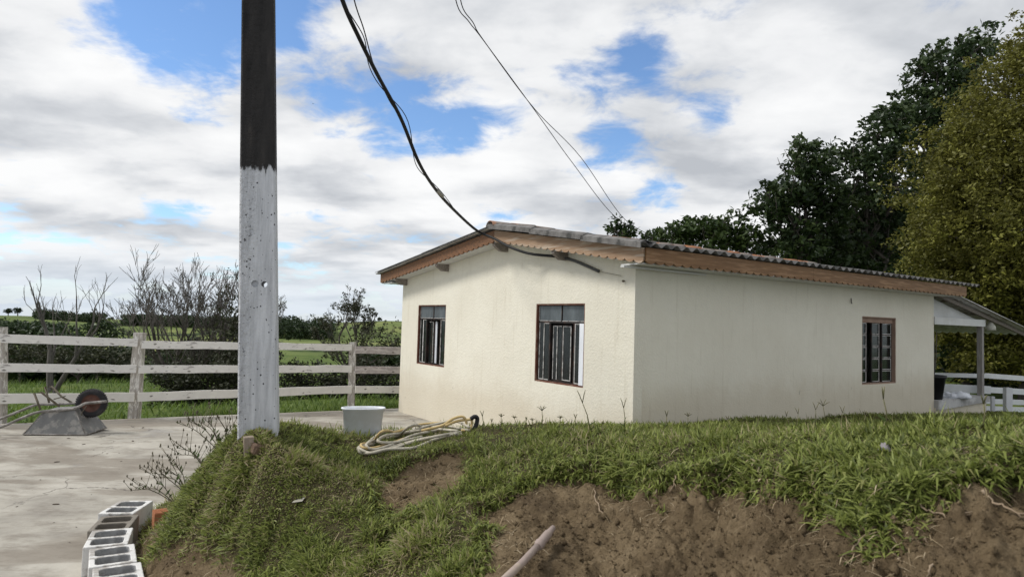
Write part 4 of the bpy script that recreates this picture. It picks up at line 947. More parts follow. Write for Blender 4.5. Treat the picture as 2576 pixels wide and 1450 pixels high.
# local: x to the right along the barrow (wheel end +x), y away, z up.  1 px = 10.35/1700 m
k = 10.35 / PF
def wp(px, py, y=0.0):   # pixel offset to local coordinates in the barrow's mid plane
    return Vector(((px - 140) * k * 1.0, y, (1082 - py) * k + (px - 140) * k * -.03))
# tray: rim rectangle below, floor above
def L2(px, py, y): p = wp(px, py); return (p.x, y, max(p.z, .012))
tr = MB()
rimv = [L2(93, 1080, -.30), L2(233, 1077, -.28), L2(238, 1074, .30), L2(62, 1072, .30)]
rimv[0] = (rimv[0][0], -.30, .02); flo = [L2(128, 1026, -.20), L2(196, 1017, -.19), L2(198, 1017, .20), L2(125, 1024, .20)]
th = .006
tr.add(rimv + flo, [(0, 1, 5, 4), (1, 2, 6, 5), (2, 3, 7, 6), (3, 0, 4, 7), (4, 5, 6, 7)])
o = tr.build('tray', M['tray'], wb); md = o.modifiers.new('thick', 'SOLIDIFY'); md.thickness = th
lip = MB(); lip.tube([Vector(v) for v in rimv] + [Vector(rimv[0])], .011, 6); lip.build('rolled_lip', M['frame_pipe'], wb, True)
fold = MB(); fold.tube([Vector(rimv[0]), Vector(flo[0])], .008, 6); fold.tube([Vector(rimv[1]), Vector(flo[1])], .006, 6); fold.build('tray_fold', M['frame_pipe'], wb, True)
nearp = smooth_path([wp(-30, 1092, -.30), wp(0, 1082, -.29), wp(40, 1066, -.27), wp(90, 1040, -.25), wp(118, 1028, -.24), wp(150, 1023, -.23), wp(190, 1018, -.20), wp(205, 1012, -.17), wp(218, 1004, -.14), wp(235, 1002, -.11), wp(262, 998, -.09)], 6)
farp = smooth_path([wp(-30, 1068, .30), wp(0, 1054, .29), wp(40, 1035, .27), wp(70, 1022, .25), wp(105, 1019, .24), wp(150, 1015, .22), wp(185, 1011, .19), wp(200, 1005, .15), wp(215, 1001, .12), wp(235, 999, .09)], 6)
for p_ in nearp + farp: p_.z = max(p_.z, .02)
MB().tube(nearp, .021, 10).build('frame_tube', M['frame_pipe'], wb, True); MB().tube(farp, .021, 10).build('frame_tube', M['frame_pipe'], wb, True)
MB().tube([wp(98, 1016, .26), wp(84, 977, .28), wp(100, 975, .28), wp(128, 1000, .26), wp(157, 1013, .22)], .015, 6).build('leg_brace', M['brace'], wb, True)
MB().tube([wp(123, 1022, -.24), wp(108, 982, -.26), wp(125, 980, -.26), wp(165, 1013, -.22)], .015, 6).build('leg_brace', M['brace'], wb, True)
MB().tube([wp(137, 997, .25), wp(152, 995, -.24)], .008, 6).build('leg_brace', M['brace'], wb, True)
wc_ = wp(221, 1006, 0); Rw = 35 * k
whl = empty('wheel', (0, 0, 0)); whl.parent = wb; whl.location = wc_; whl.rotation_euler = (0, 0, math.radians(8))
RX = Matrix.Rotation(math.pi / 2, 4, 'X')
MB().lathe([(Rw * .60, -.035), (Rw * .80, -.045), (Rw * .94, -.04), (Rw, -.022), (Rw, .022), (Rw * .94, .04), (Rw * .80, .045), (Rw * .60, .035)], 40, RX).build('tyre', M['tyre'], whl, True)
tl = MB()
for i in range(40):
    a = 2 * math.pi * i / 40; c_ = Vector((math.cos(a) * Rw * .985, 0, math.sin(a) * Rw * .985)); Mx = Matrix.Translation(c_) @ Matrix.Rotation(-a, 4, 'Y'); tl.box((-.012, -.036, -.007), (.008, .036, .007), Mx)
tl.build('tread_lugs', M['tyre'], whl)['kind'] = 'stuff'
MB().lathe([(Rw * .66, -.036), (Rw * .63, -.038), (Rw * .58, -.02), (Rw * .30, -.012), (Rw * .16, -.03), (Rw * .10, -.045), (0, -.045), (0, .045), (Rw * .10, .045), (Rw * .16, .03), (Rw * .30, .012), (Rw * .58, .02), (Rw * .63, .038), (Rw * .66, .036)], 36, RX).build('rim', M['rim'], whl, True)
MB().tube([(0, -.13, 0), (0, .13, 0)], .011, 8).build('axle', M['frame_pipe'], wb).location = wc_
st = MB().tube([wc_ + Vector((-.02, -.11, -.03)), wc_ + Vector((-.07, -.12, -.12)), wc_ + Vector((-.09, -.12, -.20))], .006, 6).build('stay_rod', M['brace'], wb, True)

# PVC pipe
pv0 = at(1395, 1322, 3.28); pv1 = at(1262, 1462, 2.72)
pv = empty('pvc_pipe', pv0, 0, 'dusty brown plastic pipe sticking out of the bare soil', 'pipe')
MB().tube(rel([at(1352, 1372, 3.10), at(1315, 1412, 2.93), pv1], pv), .0165, 14).build('pipe_length', M['pvc'], pv, True)
ax0 = at(1356, 1368, 3.12); ax1 = at(1391, 1326, 3.28)
MB().tube(rel([at(1352, 1373, 3.09), ax0, ax0.lerp(ax1, .06), ax0.lerp(ax1, .1), ax0.lerp(ax1, .62), ax0.lerp(ax1, .68), ax1], pv), [.0175, .0235, .0245, .0215, .0210, .0165, .0135], 14).build('coupling', M['pvc'], pv, True)

# ================================================================== GRASS
def blades(name, P, g, L0, L1, w0, w1, m, seed, droop=.6, tilt=.75, tone=(0, .85), parent=None, kind='stuff', seg=2, flat=None, N=None, tadd=None):
    """numpy grass: each blade is a bent tapered strip"""
    rng = np.random.default_rng(seed); n = len(P)
    L = rng.uniform(L0, L1, n) * (g if g is not None else 1); w = rng.uniform(w0, w1, n)
    az = rng.uniform(0, 2 * np.pi, n); tl_ = rng.uniform(.05, tilt, n) if flat is None else rng.uniform(*flat, n)
    dirh = np.stack([np.cos(az), np.sin(az), np.zeros(n)], 1); side = np.stack([-np.sin(az), np.cos(az), np.zeros(n)], 1)
    UP = np.array([[0, 0, 1.0]]) if N is None else N
    if N is not None:
        dirh = dirh - N * np.einsum('ij,ij->i', dirh, N)[:, None]; dirh /= np.linalg.norm(dirh, axis=1)[:, None]; side = np.cross(N, dirh)
    if seg == 1:      # one rhombic face per blade
        ang = tl_; dv = dirh * np.sin(ang)[:, None] + UP * np.cos(ang)[:, None]; tip = P + dv * L[:, None] - np.array([0, 0, 1.0]) * (L * .15)[:, None]; mid = P + dv * (L * .45)[:, None]
        VV = np.stack([P, mid + side * (w / 2)[:, None], tip, mid - side * (w / 2)[:, None]], 1).reshape(-1, 3)
        return fast_mesh(name, VV, (np.arange(n) * 4)[:, None] + np.array([[0, 1, 2, 3]]), np.repeat(np.clip(rng.uniform(tone[0], tone[1], n) + (0 if tadd is None else tadd), 0, 1), 4))
    V = []; prof = [(0, .75), (.38, 1.0), (.75, .7), (1.0, .06)] if seg == 3 else [(0, .8), (.5, 1.0), (1.0, .08)]
    pos = P.copy(); last = 0
    for t, ww in prof:
        ang = tl_ + droop * t * tl_ * 1.2 + droop * t * .5
        step = (t - last) * L; last = t
        pos = pos + (dirh * np.sin(ang)[:, None] + UP * np.cos(ang)[:, None]) * step[:, None]
        V.append(pos - side * (w * ww / 2)[:, None]); V.append(pos + side * (w * ww / 2)[:, None])
    k_ = len(V); VV = np.stack(V, 1).reshape(-1, 3); b0 = (np.arange(n) * k_)[:, None]
    F = np.concatenate([b0 + np.array([[2 * i, 2 * i + 1, 2 * i + 3, 2 * i + 2]]) for i in range(k_ // 2 - 1)], 0)
    tn = np.repeat(rng.uniform(tone[0], tone[1], n), k_)
    return fast_mesh(name, VV, F, tn)
def polar(n, a0, a1, r0, r1, seed, power=1.0):
    rng = np.random.default_rng(seed); a = np.radians(rng.uniform(a0, a1, n)); r = np.exp(rng.uniform(math.log(r0), math.log(r1), n)); return np.stack([np.sin(a) * r, np.cos(a) * r], 1)
def house_out(Q): return ~in_house(Q, -.02)
# blade positions: drawn from the bank's faces by area, more where the ground turns to the viewer
VB = np.column_stack([Q, zb]); FB = FBANK; e1 = VB[FB[:, 2]] - VB[FB[:, 0]]; e2 = VB[FB[:, 3]] - VB[FB[:, 1]]; nb = np.cross(e1, e2) * .5; ab = np.linalg.norm(nb, axis=1); cb = VB[FB].mean(1); vv = np.array([0, 0, CAMZ]) - cb; rb_ = np.linalg.norm(vv, axis=1)
facing = np.clip(np.einsum('ij,ij->i', nb, vv) / (ab * rb_ + 1e-9), 0, 1); wb_ = ab * (.26 + facing) / rb_ ** 2 * ((cb[:, 2] > -.03) & (gb[FB].mean(1) > -.35) & ~in_house(cb[:, :2], -.02) & (rb_ > 1.9) & (rb_ < 16) & (np.degrees(np.arctan2(cb[:, 0], cb[:, 1])) < 46)); wb_ /= wb_.sum()
def on_bank(n, seed):
    rng = np.random.default_rng(seed); f = FB[rng.choice(len(FB), n, p=wb_)]; u, v = rng.random((2, n, 1)); c = Q[f]
    return c[:, 0] * (1 - u) * (1 - v) + c[:, 1] * u * (1 - v) + c[:, 2] * u * v + c[:, 3] * (1 - u) * v
def bank_normal(Qa):
    h = .05; zx = (bank(Qa + [h, 0])[0] - bank(Qa - [h, 0])[0]) / (2 * h); zy = (bank(Qa + [0, h])[0] - bank(Qa - [0, h])[0]) / (2 * h)
    Nn = np.stack([-zx, -zy, np.ones(len(Qa))], 1); Nn /= np.linalg.norm(Nn, axis=1)[:, None]; Nn = Nn * .75 + np.array([0, 0, .25]); return Nn / np.linalg.norm(Nn, axis=1)[:, None]
# main lawn: lush broad blades towards the right and top of the bank, short trampled turf on the left slope, blending
def lawn_set(n, seed, lush):
    Qg = on_bank(n, seed); zg, gg = bank(Qg); rk = np.random.default_rng(seed + 5); dist = np.linalg.norm(Qg, axis=1)
    right = np.clip((Qg[:, 0] / dist + .20) / .40, 0, 1); right = right * right * (3 - 2 * right) * .92 + .04
    right = np.clip(right + .35 * fbm(Qg, 1.4, 66, 3), 0, 1)
    pr = right if lush else (1 - right * .8) * np.clip(.72 + 1.3 * fbm(Qg, 2.2, 88, 3), .2, 1)
    ok = (zg > -.02) & house_out(Qg) & (gg + rk.normal(0, .34, n) > 0.02) & (rk.random(n) < pr) & (rk.random(n) < 1.0)
    return Qg[ok], zg[ok], dist[ok], .5 + 1.1 * np.clip(fbm(Qg[ok], 8, 77, 3) + .35, 0, 1)
Qa, za, da, ca_ = lawn_set(200000, 101, True)
me = blades('lawn_grass', np.column_stack([Qa, za - .006]), ca_, .025, .070, .006, .0125, M['grass'], 201, .9, 1.15, (.0, .88), N=bank_normal(Qa))
tag(link('lawn_grass', me, M['grass']), 'lush green grass covering the top of the bank', 'grass', kind='stuff')
Qa, za, da, ca_ = lawn_set(300000, 102, False)
me = blades('short_grass', np.column_stack([Qa, za - .004]), ca_ * ca_, .03, .085, .0045, .0095, M['grass'], 202, .5, .9, (0, .97), seg=1, flat=(.25, 1.4), N=bank_normal(Qa), tadd=np.clip(.55 * fbm(Qa, 2.0, 99, 4), -.12, .4))
tag(link('short_grass', me, M['grass']), 'short trampled grass on the left slope of the bank', 'grass', kind='stuff')
rf = np.random.default_rng(404); nf = 34000; uf = rf.uniform(-1.5, 13, nf); vf = -np.abs(rf.normal(0, 1.6, nf)) - .01      # lawn along the long wall and porch
Qf = np.array([HC.x, HC.y]) + hs * uf[:, None] + hg * vf[:, None]; Qf = Qf[house_out(Qf)]; zf, gf = bank(Qf); okf = (zf > 0.05) & (gf > .1); Qf = Qf[okf]; zf = zf[okf]
tag(link('wall_foot_grass', blades('wall_foot_grass', np.column_stack([Qf, zf - .006]), None, .03, .09, .007, .015, M['grass'], 203, .8, 1.0, (.05, .88), N=bank_normal(Qf)), M['grass']), 'grass growing up to the foot of the long side wall', 'grass', kind='stuff')
# turf lip hanging over the cut face, blades falling towards the open side
Qh = polar(150000, -20, 46, 1.9, 6.5, 131); zh, gh = bank(Qh); rh = np.random.default_rng(77)
okh = (gh > -.22) & (gh < .22) & (zh > .3) & house_out(Qh); Qh = Qh[okh]; zh = zh[okh]
keep_h = rh.random(len(Qh)) < np.clip(.55 + 1.2 * fbm(Qh, 5, 91, 3), .05, 1); Qh = Qh[keep_h]; zh = zh[keep_h]
def hang(name, Qh, zh, L0, L1, w0, w1, m, seed, tone, t0, t1, up):
    rng = np.random.default_rng(seed); n = len(Qh); back = -Qh / np.linalg.norm(Qh, axis=1)[:, None]; jit = rng.normal(0, .75, n)
    az = np.arctan2(back[:, 1], back[:, 0]) + jit; dirh = np.stack([np.cos(az), np.sin(az), np.zeros(n)], 1); side = np.stack([-np.sin(az), np.cos(az), np.zeros(n)], 1)
    P = np.column_stack([Qh, zh + up]); L = rng.uniform(L0, L1, n); w = rng.uniform(w0, w1, n); a0 = rng.uniform(t0, t0 + .7, n); a1 = a0 + rng.uniform(.3, t1, n)
    d0 = dirh * np.sin(a0)[:, None] + np.array([0, 0, 1.0]) * np.cos(a0)[:, None]; d1 = dirh * np.sin(a1)[:, None] + np.array([0, 0, 1.0]) * np.cos(a1)[:, None]
    p1 = P + d0 * (L * .5)[:, None]; p2 = p1 + d1 * (L * .5)[:, None]; hw_ = (w / 2)[:, None]
    VV = np.stack([P - side * hw_ * .7, P + side * hw_ * .7, p1 - side * hw_, p1 + side * hw_, p2 - side * hw_ * .1, p2 + side * hw_ * .1], 1).reshape(-1, 3)
    b0 = (np.arange(n) * 6)[:, None]; F = np.concatenate([b0 + np.array([[0, 1, 3, 2]]), b0 + np.array([[2, 3, 5, 4]])], 0)
    return fast_mesh(name, VV, F, np.repeat(rng.uniform(tone[0], tone[1], n), 6))
tag(link('overhanging_grass', hang('overhanging_grass', Qh, zh, .05, .12, .006, .013, None, 5, (0, .9), .7, 1.3, .012), M['grass']), 'broad grass blades drooping over the cut edge of the bank', 'grass', kind='stuff')
sel = rh.random(len(Qh)) < .28
tag(link('root_litter', hang('root_litter', Qh[sel], zh[sel] - .02, .02, .06, .004, .010, None, 6, (0, 1), 1.2, 1.2, .012), M['drygrass']), 'pale dead sheaths and root ends under the turf lip', 'litter', kind='stuff')
# dry runners and straw on soil and slope
Qd = polar(26000, -42, 46, 1.9, 6.5, 111); zd, gd_ = bank(Qd)
okd = (zd > -.02) & house_out(Qd) & (gd_ > -.75) & (gd_ < 1.1) & (np.random.default_rng(3).random(len(Qd)) < np.where(gd_ < .4, .8, .5))
me = blades('dry_straw', np.column_stack([Qd[okd], zd[okd] + .006]), None, .03, .12, .0015, .004, M['drygrass'], 301, .3, 1.5, (0, 1), flat=(1.1, 1.6))
tag(link('dry_straw', me, M['drygrass']), 'dry straw and runners scattered over the bank', 'straw', kind='stuff')
# soil crumbs
rngc = np.random.default_rng(9); Qc = polar(45000, -42, 46, 1.9, 6.0, 121); zc, gc = bank(Qc); ok = (zc > -.02) & (gc < .1); Qc = Qc[ok]; zc = zc[ok]; n = len(Qc)
r_ = rngc.uniform(.002, .0065, n) * np.where(rngc.random(n) < .05, rngc.uniform(2, 4.2, n), 1); base = np.array([(1, 0, 0), (-.5, .87, 0), (-.5, -.87, 0), (0, 0, 1.0), (.1, .1, -.8)])
off = base[None] * r_[:, None, None] * rngc.uniform(.6, 1.4, (n, 5, 1)); aq = rngc.uniform(0, 6.28, n); ca, sa = np.cos(aq)[:, None], np.sin(aq)[:, None]
V = np.stack([off[..., 0] * ca - off[..., 1] * sa + Qc[:, :1], off[..., 0] * sa + off[..., 1] * ca + Qc[:, 1:], off[..., 2] + (zc + r_ * .3)[:, None]], -1).reshape(-1, 3)
b0 = (np.arange(n) * 5)[:, None]; F = np.concatenate([b0 + np.array([t]) for t in ((0, 1, 3), (1, 2, 3), (2, 0, 3), (1, 0, 4), (2, 1, 4), (0, 2, 4))], 0)
tag(link('soil_crumbs', fast_mesh('soil_crumbs', V, F, np.full(len(V), -1.0)), M['soil']), 'crumbs of dry soil on the bare bank', 'soil', kind='stuff')

# verge grass along the fence and pasture tufts
rngv = np.random.default_rng(31); n = 36000; t = rngv.uniform(-9, 10.5, n); dn = np.abs(rngv.normal(0, .45, n)) + .05
Qv = L0 + LD * t[:, None] + LN * dn[:, None]; cl_ = fbm(Qv, 1.3, 55, 3); keepv = (cl_ > -.22) & house_out(Qv); Qv = Qv[keepv]; cl_ = cl_[keepv]
zv = pasture_z(Qv); me = blades('verge_grass', np.column_stack([Qv, zv - .02]), .5 + 1.4 * np.clip(cl_ + .25, 0, 1), .12, .36, .006, .014, M['verge'], 41, .9, .7, (0, 1), seg=3)
tag(link('verge_grass', me, M['verge']), 'bright tall grass along the foot of the fence', 'grass', kind='stuff')
rngv = np.random.default_rng(32); n = 30000; a = np.radians(rngv.uniform(-45, 0, n)); r = np.exp(rngv.uniform(math.log(12), math.log(60), n)); Qp = np.stack([np.sin(a) * r, np.cos(a) * r], 1)
kp = ((Qp - L0) @ LN > .8); Qp = Qp[kp]; me = blades('pasture_grass', np.column_stack([Qp, pasture_z(Qp) - .02]), .6 + .03 * np.linalg.norm(Qp, axis=1), .10, .30, .012, .03, M['verge'], 43, .8, .8, (0, .8))
tag(link('pasture_grass', me, M['verge']), 'rough pasture grass beyond the fence', 'grass', kind='stuff')

# tall seed stalks in front of the wall
def stalk(px, base_py, top_py, dep_off=0.0, kind=0, lean_px=0, lab=None):
    b0 = gp(px, base_py); dep = b0.y; top = at(px + lean_px, top_py, dep)
    o = empty('grass_stalk', b0, 0, lab or 'thin seeding grass stalk rising above the lawn crest', 'grass stalk', 'seeding grass stalks along the bank crest')
    mb = MB(); h = top - b0; mb.tube([(0, 0, -.02), h * .5 + Vector((.008, 0, 0)), h * .86], [.004, .0034, .0026], 5)
    n = 4 if kind == 0 else 2
    for i in range(n):
        a = (i - (n - 1) / 2) * .55 + random.uniform(-.15, .15); l = h.length * (.30 if kind == 0 else .42) ; d_ = Vector((math.sin(a), random.uniform(-.3, .3), math.cos(a)))
        mb.tube([h * .86, h * .86 + d_ * l * .6, h * .86 + d_ * l + Vector((0, 0, -.01))], [.003, .0034, .0016], 5)
    mb.build('seed_stalk', M['verge_stalk'], o, True)
    lf = MB()
    for i in range(3):
        a = random.uniform(0, 6.28); l = h.length * random.uniform(.25, .45); p = h * random.uniform(.05, .4); d_ = Vector((math.cos(a), math.sin(a) * .4, random.uniform(.3, .9))).normalized(); sd = Vector((-d_.z, 0, d_.x)) * .0035
        lf.add([p - sd, p + sd, p + d_ * l * .6 + sd * .8, p + d_ * l, p + d_ * l * .6 - sd * .8], [(0, 1, 2, 3, 4)])
    lf.build('leaf', M['verge_leaf'], o)
M['verge_stalk'] = noisy('seed_stalk_brown', (.10, .10, .045), (.20, .18, .09), 10, .8, 40, .1, .002)
M['verge_leaf'] = noisy('stalk_leaf_green', (.06, .10, .025), (.12, .165, .045), 10, .7, 40, .1, .002)
ORD = ['leftmost', 'second from left', 'third from left', 'fourth from left', 'fifth from left', 'sixth from left', 'seventh from left', 'eighth from left']
cnt = {}
for (px, bp, tp, kd, ln) in sorted(((1213, 1084, 1040, 1, 0), (1255, 1084, 1042, 0, 6), (1300, 1082, 1046, 0, -8), (1318, 1082, 1052, 1, 6), (1361, 1082, 1024, 0, 2), (1402, 1082, 1046, 0, 8), (1440, 1082, 1046, 1, 8), (1335, 1082, 1052, 0, 4), (1240, 1084, 1056, 1, -4),
                        (1525, 1086, 1062, 1, -10), (1570, 1084, 1015, 1, -2), (1668, 1084, 1040, 1, 10), (1725, 1084, 1040, 0, 6), (2048, 1080, 1022, 1, 4), (2075, 1080, 1010, 0, -6), (2000, 1080, 1034, 1, 8), (1985, 1080, 1040, 1, -8), (2110, 1078, 1030, 1, 10), (2230, 1078, 990, 1, -10), (2360, 1080, 1045, 1, 16), (1900, 1080, 1046, 0, 8), (1835, 1082, 1050, 1, -6), (2165, 1078, 1036, 0, 14), (2470, 1075, 1005, 1, 4))):
    key = ('forked' if kd else 'feathery', 'before the cream gable' if px < 1600 else 'before the shaded side wall' if px < 2360 else 'before the porch'); cnt[key] = cnt.get(key, -1) + 1
    stalk(px, bp, tp, 0, kd, ln, key[0] + ' grass stalk ' + key[1] + ', ' + ORD[cnt[key]] + ' of its kind there')
stalk(1487, 1086, 1000, 0, 1, -26, 'tallest dark forked grass stalk below the right gable window')

# leafy weeds on the left edge of the bank
def weed(px, py, spans, lab, seed, dep=None):
    rng = random.Random(seed); b0 = gp(px, py) if dep is None else at(px, py, dep)
    o = empty('flowering_weed', b0, 0, lab, 'weed', 'weeds on the left edge of the bank'); mb = MB(); lf = MB(); sd_ = MB()
    for (tx, ty, dd) in spans:
        top = at(tx, ty, b0.y + dd) - b0; mid = top * .5 + Vector((rng.uniform(-.03, .03), 0, .04))
        P3 = smooth_path([Vector((0, 0, -.02)), mid, top], 6); mb.tube(P3, [.0042 - .0026 * i / (len(P3) - 1) for i in range(len(P3))], 5)
        for i in range(2, len(P3)):
            for s_ in range(2):
                if rng.random() < .5:
                    a = rng.uniform(0, 6.28); d_ = (Vector((math.cos(a), math.sin(a), .4)) + top.normalized() * .7).normalized(); l = rng.uniform(.03, .065) * (1.2 - .5 * i / len(P3)); p = P3[i]; w_ = d_.cross(Vector((rng.random(), rng.random(), 1))).normalized() * l * .13
                    lf.add([p, p + d_ * l * .45 + w_, p + d_ * l, p + d_ * l * .45 - w_], [(0, 1, 2, 3)])
            if i > len(P3) * .35 and rng.random() < .7:
                a = rng.uniform(0, 6.28); d_ = (Vector((math.cos(a), math.sin(a) * .5, .6)) + top.normalized() * .9).normalized(); l = rng.uniform(.06, .16); p = P3[i]; q = p + d_ * l
                mb.tube([p, q], [.0022, .0014], 4); sd_.lathe([(0, -.008), (.006, 0), (.004, .012), (0, .016)], 6, Matrix.Translation(q))
        sd_.lathe([(0, -.008), (.007, 0), (.005, .012), (0, .018)], 6, Matrix.Translation(top))
    mb.build('stem', M['weed_stem'], o, True); lf.build('leaves', M['verge_leaf'], o)['kind'] = 'stuff'; sd_.build('seed_heads', M['weed_stem'], o, True)['kind'] = 'stuff'
M['weed_stem'] = noisy('weed_stem', (.07, .062, .04), (.14, .12, .075), 10, .85, 40, .1, .002)
weed(560, 1135, [(446, 1062, .1), (475, 1058, 0), (508, 1062, -.05), (525, 1060, .1), (590, 1070, .1), (570, 1078, -.1)], 'tall leafy weed with seed heads left of the pole', 1, 5.0)
weed(520, 1180, [(440, 1142, .1), (446, 1125, 0), (490, 1150, .1), (545, 1120, .1)], 'sparse twiggy weed midway down the bank edge', 2, 5.1)
weed(470, 1235, [(366, 1186, .1), (405, 1185, .1), (388, 1200, 0), (430, 1165, .1), (425, 1150, .2)], 'brown branching weed above the far white block', 3, 5.2)
weed(440, 1258, [(330, 1232, .1), (360, 1228, .05), (395, 1215, .1)], 'low trailing weed drooping over the far white block', 4, 5.3)

# exposed roots, stones, litter
def root(pts, r0, lab):
    P3 = [at(*p) for p in pts]; o = empty('exposed_root', P3[0], 0, lab, 'root', 'exposed roots on the bank face')
    pp_ = smooth_path(P3, 6); n = len(pp_); pp_ = [p + Vector((random.uniform(-.006, .006), 0, random.uniform(-.006, .006))) for p in pp_]; MB().tube(rel(pp_, o), [r0 * .62 * (1 - .7 * i / n) * (1 + .25 * math.sin(i * 2.1)) for i in range(n)], 7).build('root_strand', M['root'], o, True)
    if len(P3) > 3:
        q = P3[2]; e = q + (P3[3] - q) * .8 + Vector((.05, 0, -.02)); MB().tube(rel(smooth_path([q, (q + e) / 2 + Vector((.01, 0, .01)), e], 5), o), r0 * .4, 6).build('root_strand', M['root'], o, True)
rd = lambda px, py: gp(px, py).y - .015
def R(*pp_): return [(x_, y_, rd(x_, y_)) for x_, y_ in pp_]
for pts, r0, lab in ((R((1495, 1215), (1500, 1260), (1515, 1290), (1525, 1320), (1545, 1338)), .006, 'thin pale root hanging beside the plastic pipe'), (R((2280, 1275), (2310, 1320), (2335, 1370), (2345, 1420), (2330, 1450)), .010, 'thick pale root running down the right bank face'),
                     (R((2300, 1255), (2340, 1285), (2400, 1297), (2450, 1285), (2500, 1270)), .006, 'curved yellowish runner across the right bank'), (R((2205, 1320), (2170, 1350), (2130, 1390), (2115, 1400)), .007, 'short brown root below the leafy tuft on the bank'),
                     (R((2260, 1400), (2275, 1430), (2285, 1455)), .007, 'stubby root at the bottom edge right of centre'), (R((2470, 1230), (2500, 1260), (2560, 1290), (2600, 1300)), .008, 'gnarled root under the turf at the right edge'),
                     (R((1060, 1145), (1058, 1170), (1045, 1200)), .005, 'dark little root in the bare hollow below the rope'), (R((1700, 1195), (1690, 1225), (1680, 1240)), .006, 'bent root poking out under the turf lip'), (R((1840, 1190), (1810, 1215), (1790, 1235)), .007, 'twisted root below the middle of the turf edge'), (R((2050, 1185), (2090, 1180), (2120, 1180)), .006, 'horizontal twig at the lip of the turf')):
    root(pts, r0, lab)
lump('white_stone', at(2224, 1128, gp(2224, 1140).y - .02), (.022, .020, .02), M['stone'], 'small glossy pale stone in the grass on the right', 'stone', 4, 14)
o = MB().add([(-.03, -.02, 0), (.03, -.012, .008), (.035, .03, .02), (.005, .042, .014), (-.028, .02, .004)], [(0, 1, 2, 3, 4)]).build('fallen_leaf', M['tape']); o.location = gp(748, 1277, .03); tag(o, 'pale dry leaf lying on the left slope', 'leaf'); md = o.modifiers.new('t', 'SOLIDIFY'); md.thickness = .0015
# leafy tufts growing from the bare face
def tuft(px, py, n, L, lab, seed):
    c = gp(px, py); rng = np.random.default_rng(seed); P = np.tile(np.array([[0, 0, 0.0]]), (n, 1)) + rng.normal(0, .018, (n, 3)) * np.array([1, 1, .2])
    o = link('grass_tuft', blades('grass_tuft', P, None, L * .6, L, .006, .012, M['grass'], seed, .9, 1.1, (.2, .85), seg=3), M['grass']); o.location = c; tag(o, lab, 'grass tuft', 'grass tufts rooted in the bare bank face')
tuft(2200, 1330, 26, .14, 'leafy grass tuft in the middle of the right bank face', 61); tuft(2110, 1335, 12, .10, 'thin grass tuft left of the larger leafy tuft', 62); tuft(2290, 1250, 40, .10, 'bushy clump under the turf lip on the right', 63); tuft(1490, 1210, 30, .09, 'clump hanging beside the bare hollow', 64); tuft(1790, 1250, 14, .06, 'tiny sprig on the dry bank face', 65); tuft(1660, 1285, 12, .05, 'isolated green sprout on the bank left of the clods', 66); tuft(2265, 1395, 12, .06, 'bright sprout low on the right bank face', 67); tuft(1180, 1395, 60, .10, 'straggly tuft left of the plastic pipe', 68)
# debris on the slab
rngb = random.Random(4); deb = MB()
for i in range(130):
    x_, y_ = rngb.uniform(-8, -2.6), rngb.uniform(4.2, 13); s_ = rngb.choice((.004, .006, .008, .016)) * rngb.uniform(.7, 1.2)
    if (x_ > -3.4 and y_ < 8): continue
    deb.lathe([(0, 0), (s_, .001), (s_ * .8, s_ * .35), (0, s_ * .5)], 6, Matrix.Translation((x_, y_, .001)) @ Matrix.Rotation(rngb.random() * 3, 4, 'Z') @ Matrix.Diagonal((1.8, .8, 1, 1)))
tag(deb.build('yard_debris', M['drydebris'], None, True), 'dark crumbs and droppings strewn over the concrete', 'debris', kind='stuff')

# ================================================================== TREES
def leaf_cloud(name, cl_c, cl_r, per, size, seed, tone=(0, 1), aspect=.55, up=.35, outward=None):
    """clumps (n,3), radii (n,), leaves per clump -> rhombic leaves"""
    rng = np.random.default_rng(seed); n = len(cl_c) * per
    c = np.repeat(cl_c, per, 0); r = np.repeat(cl_r, per)
    d = rng.normal(size=(n, 3)); d /= np.linalg.norm(d, axis=1)[:, None]
    P = c + d * (r * rng.uniform(.15, 1, n) ** .6)[:, None] * np.array([1, 1, .75])
    nrm = rng.normal(size=(n, 3)) + np.array([0, 0, up * 3]); nrm /= np.linalg.norm(nrm, axis=1)[:, None]
    t = np.cross(nrm, rng.normal(size=(n, 3))); t /= np.linalg.norm(t, axis=1)[:, None]; b_ = np.cross(nrm, t)
    L = rng.uniform(.65, 1.3, n)[:, None] * size * 1.2
    V = np.stack([P - t * L * .5, P + b_ * L * aspect * .5, P + t * L * .5 - nrm * L * .12, P - b_ * L * aspect * .5], 1).reshape(-1, 3)
    F = (np.arange(n) * 4)[:, None] + np.array([[0, 1, 2, 3]])
    ct = np.repeat(rng.uniform(0, .5, len(cl_c)), per); tn = np.clip(tone[0] + (tone[1] - tone[0]) * (ct + rng.uniform(0, .5, n)), 0, 1)
    return fast_mesh(name, V, F, np.repeat(tn, 4))
def limb(mb, a, b_, r0, r1, rng, wob=.06, n=6):
    a = Vector(a); b_ = Vector(b_); L = (b_ - a).length
    P3 = [a.lerp(b_, i / n) + Vector((rng.uniform(-1, 1), rng.uniform(-1, 1), rng.uniform(-1, 1))) * wob * L * (0 if i in (0, n) else 1) * .5 + Vector((0, 0, .05 * L * math.sin(math.pi * i / n))) for i in range(n + 1)]
    mb.tube(P3, [r0 + (r1 - r0) * i / n for i in range(n + 1)], 7, False); return P3
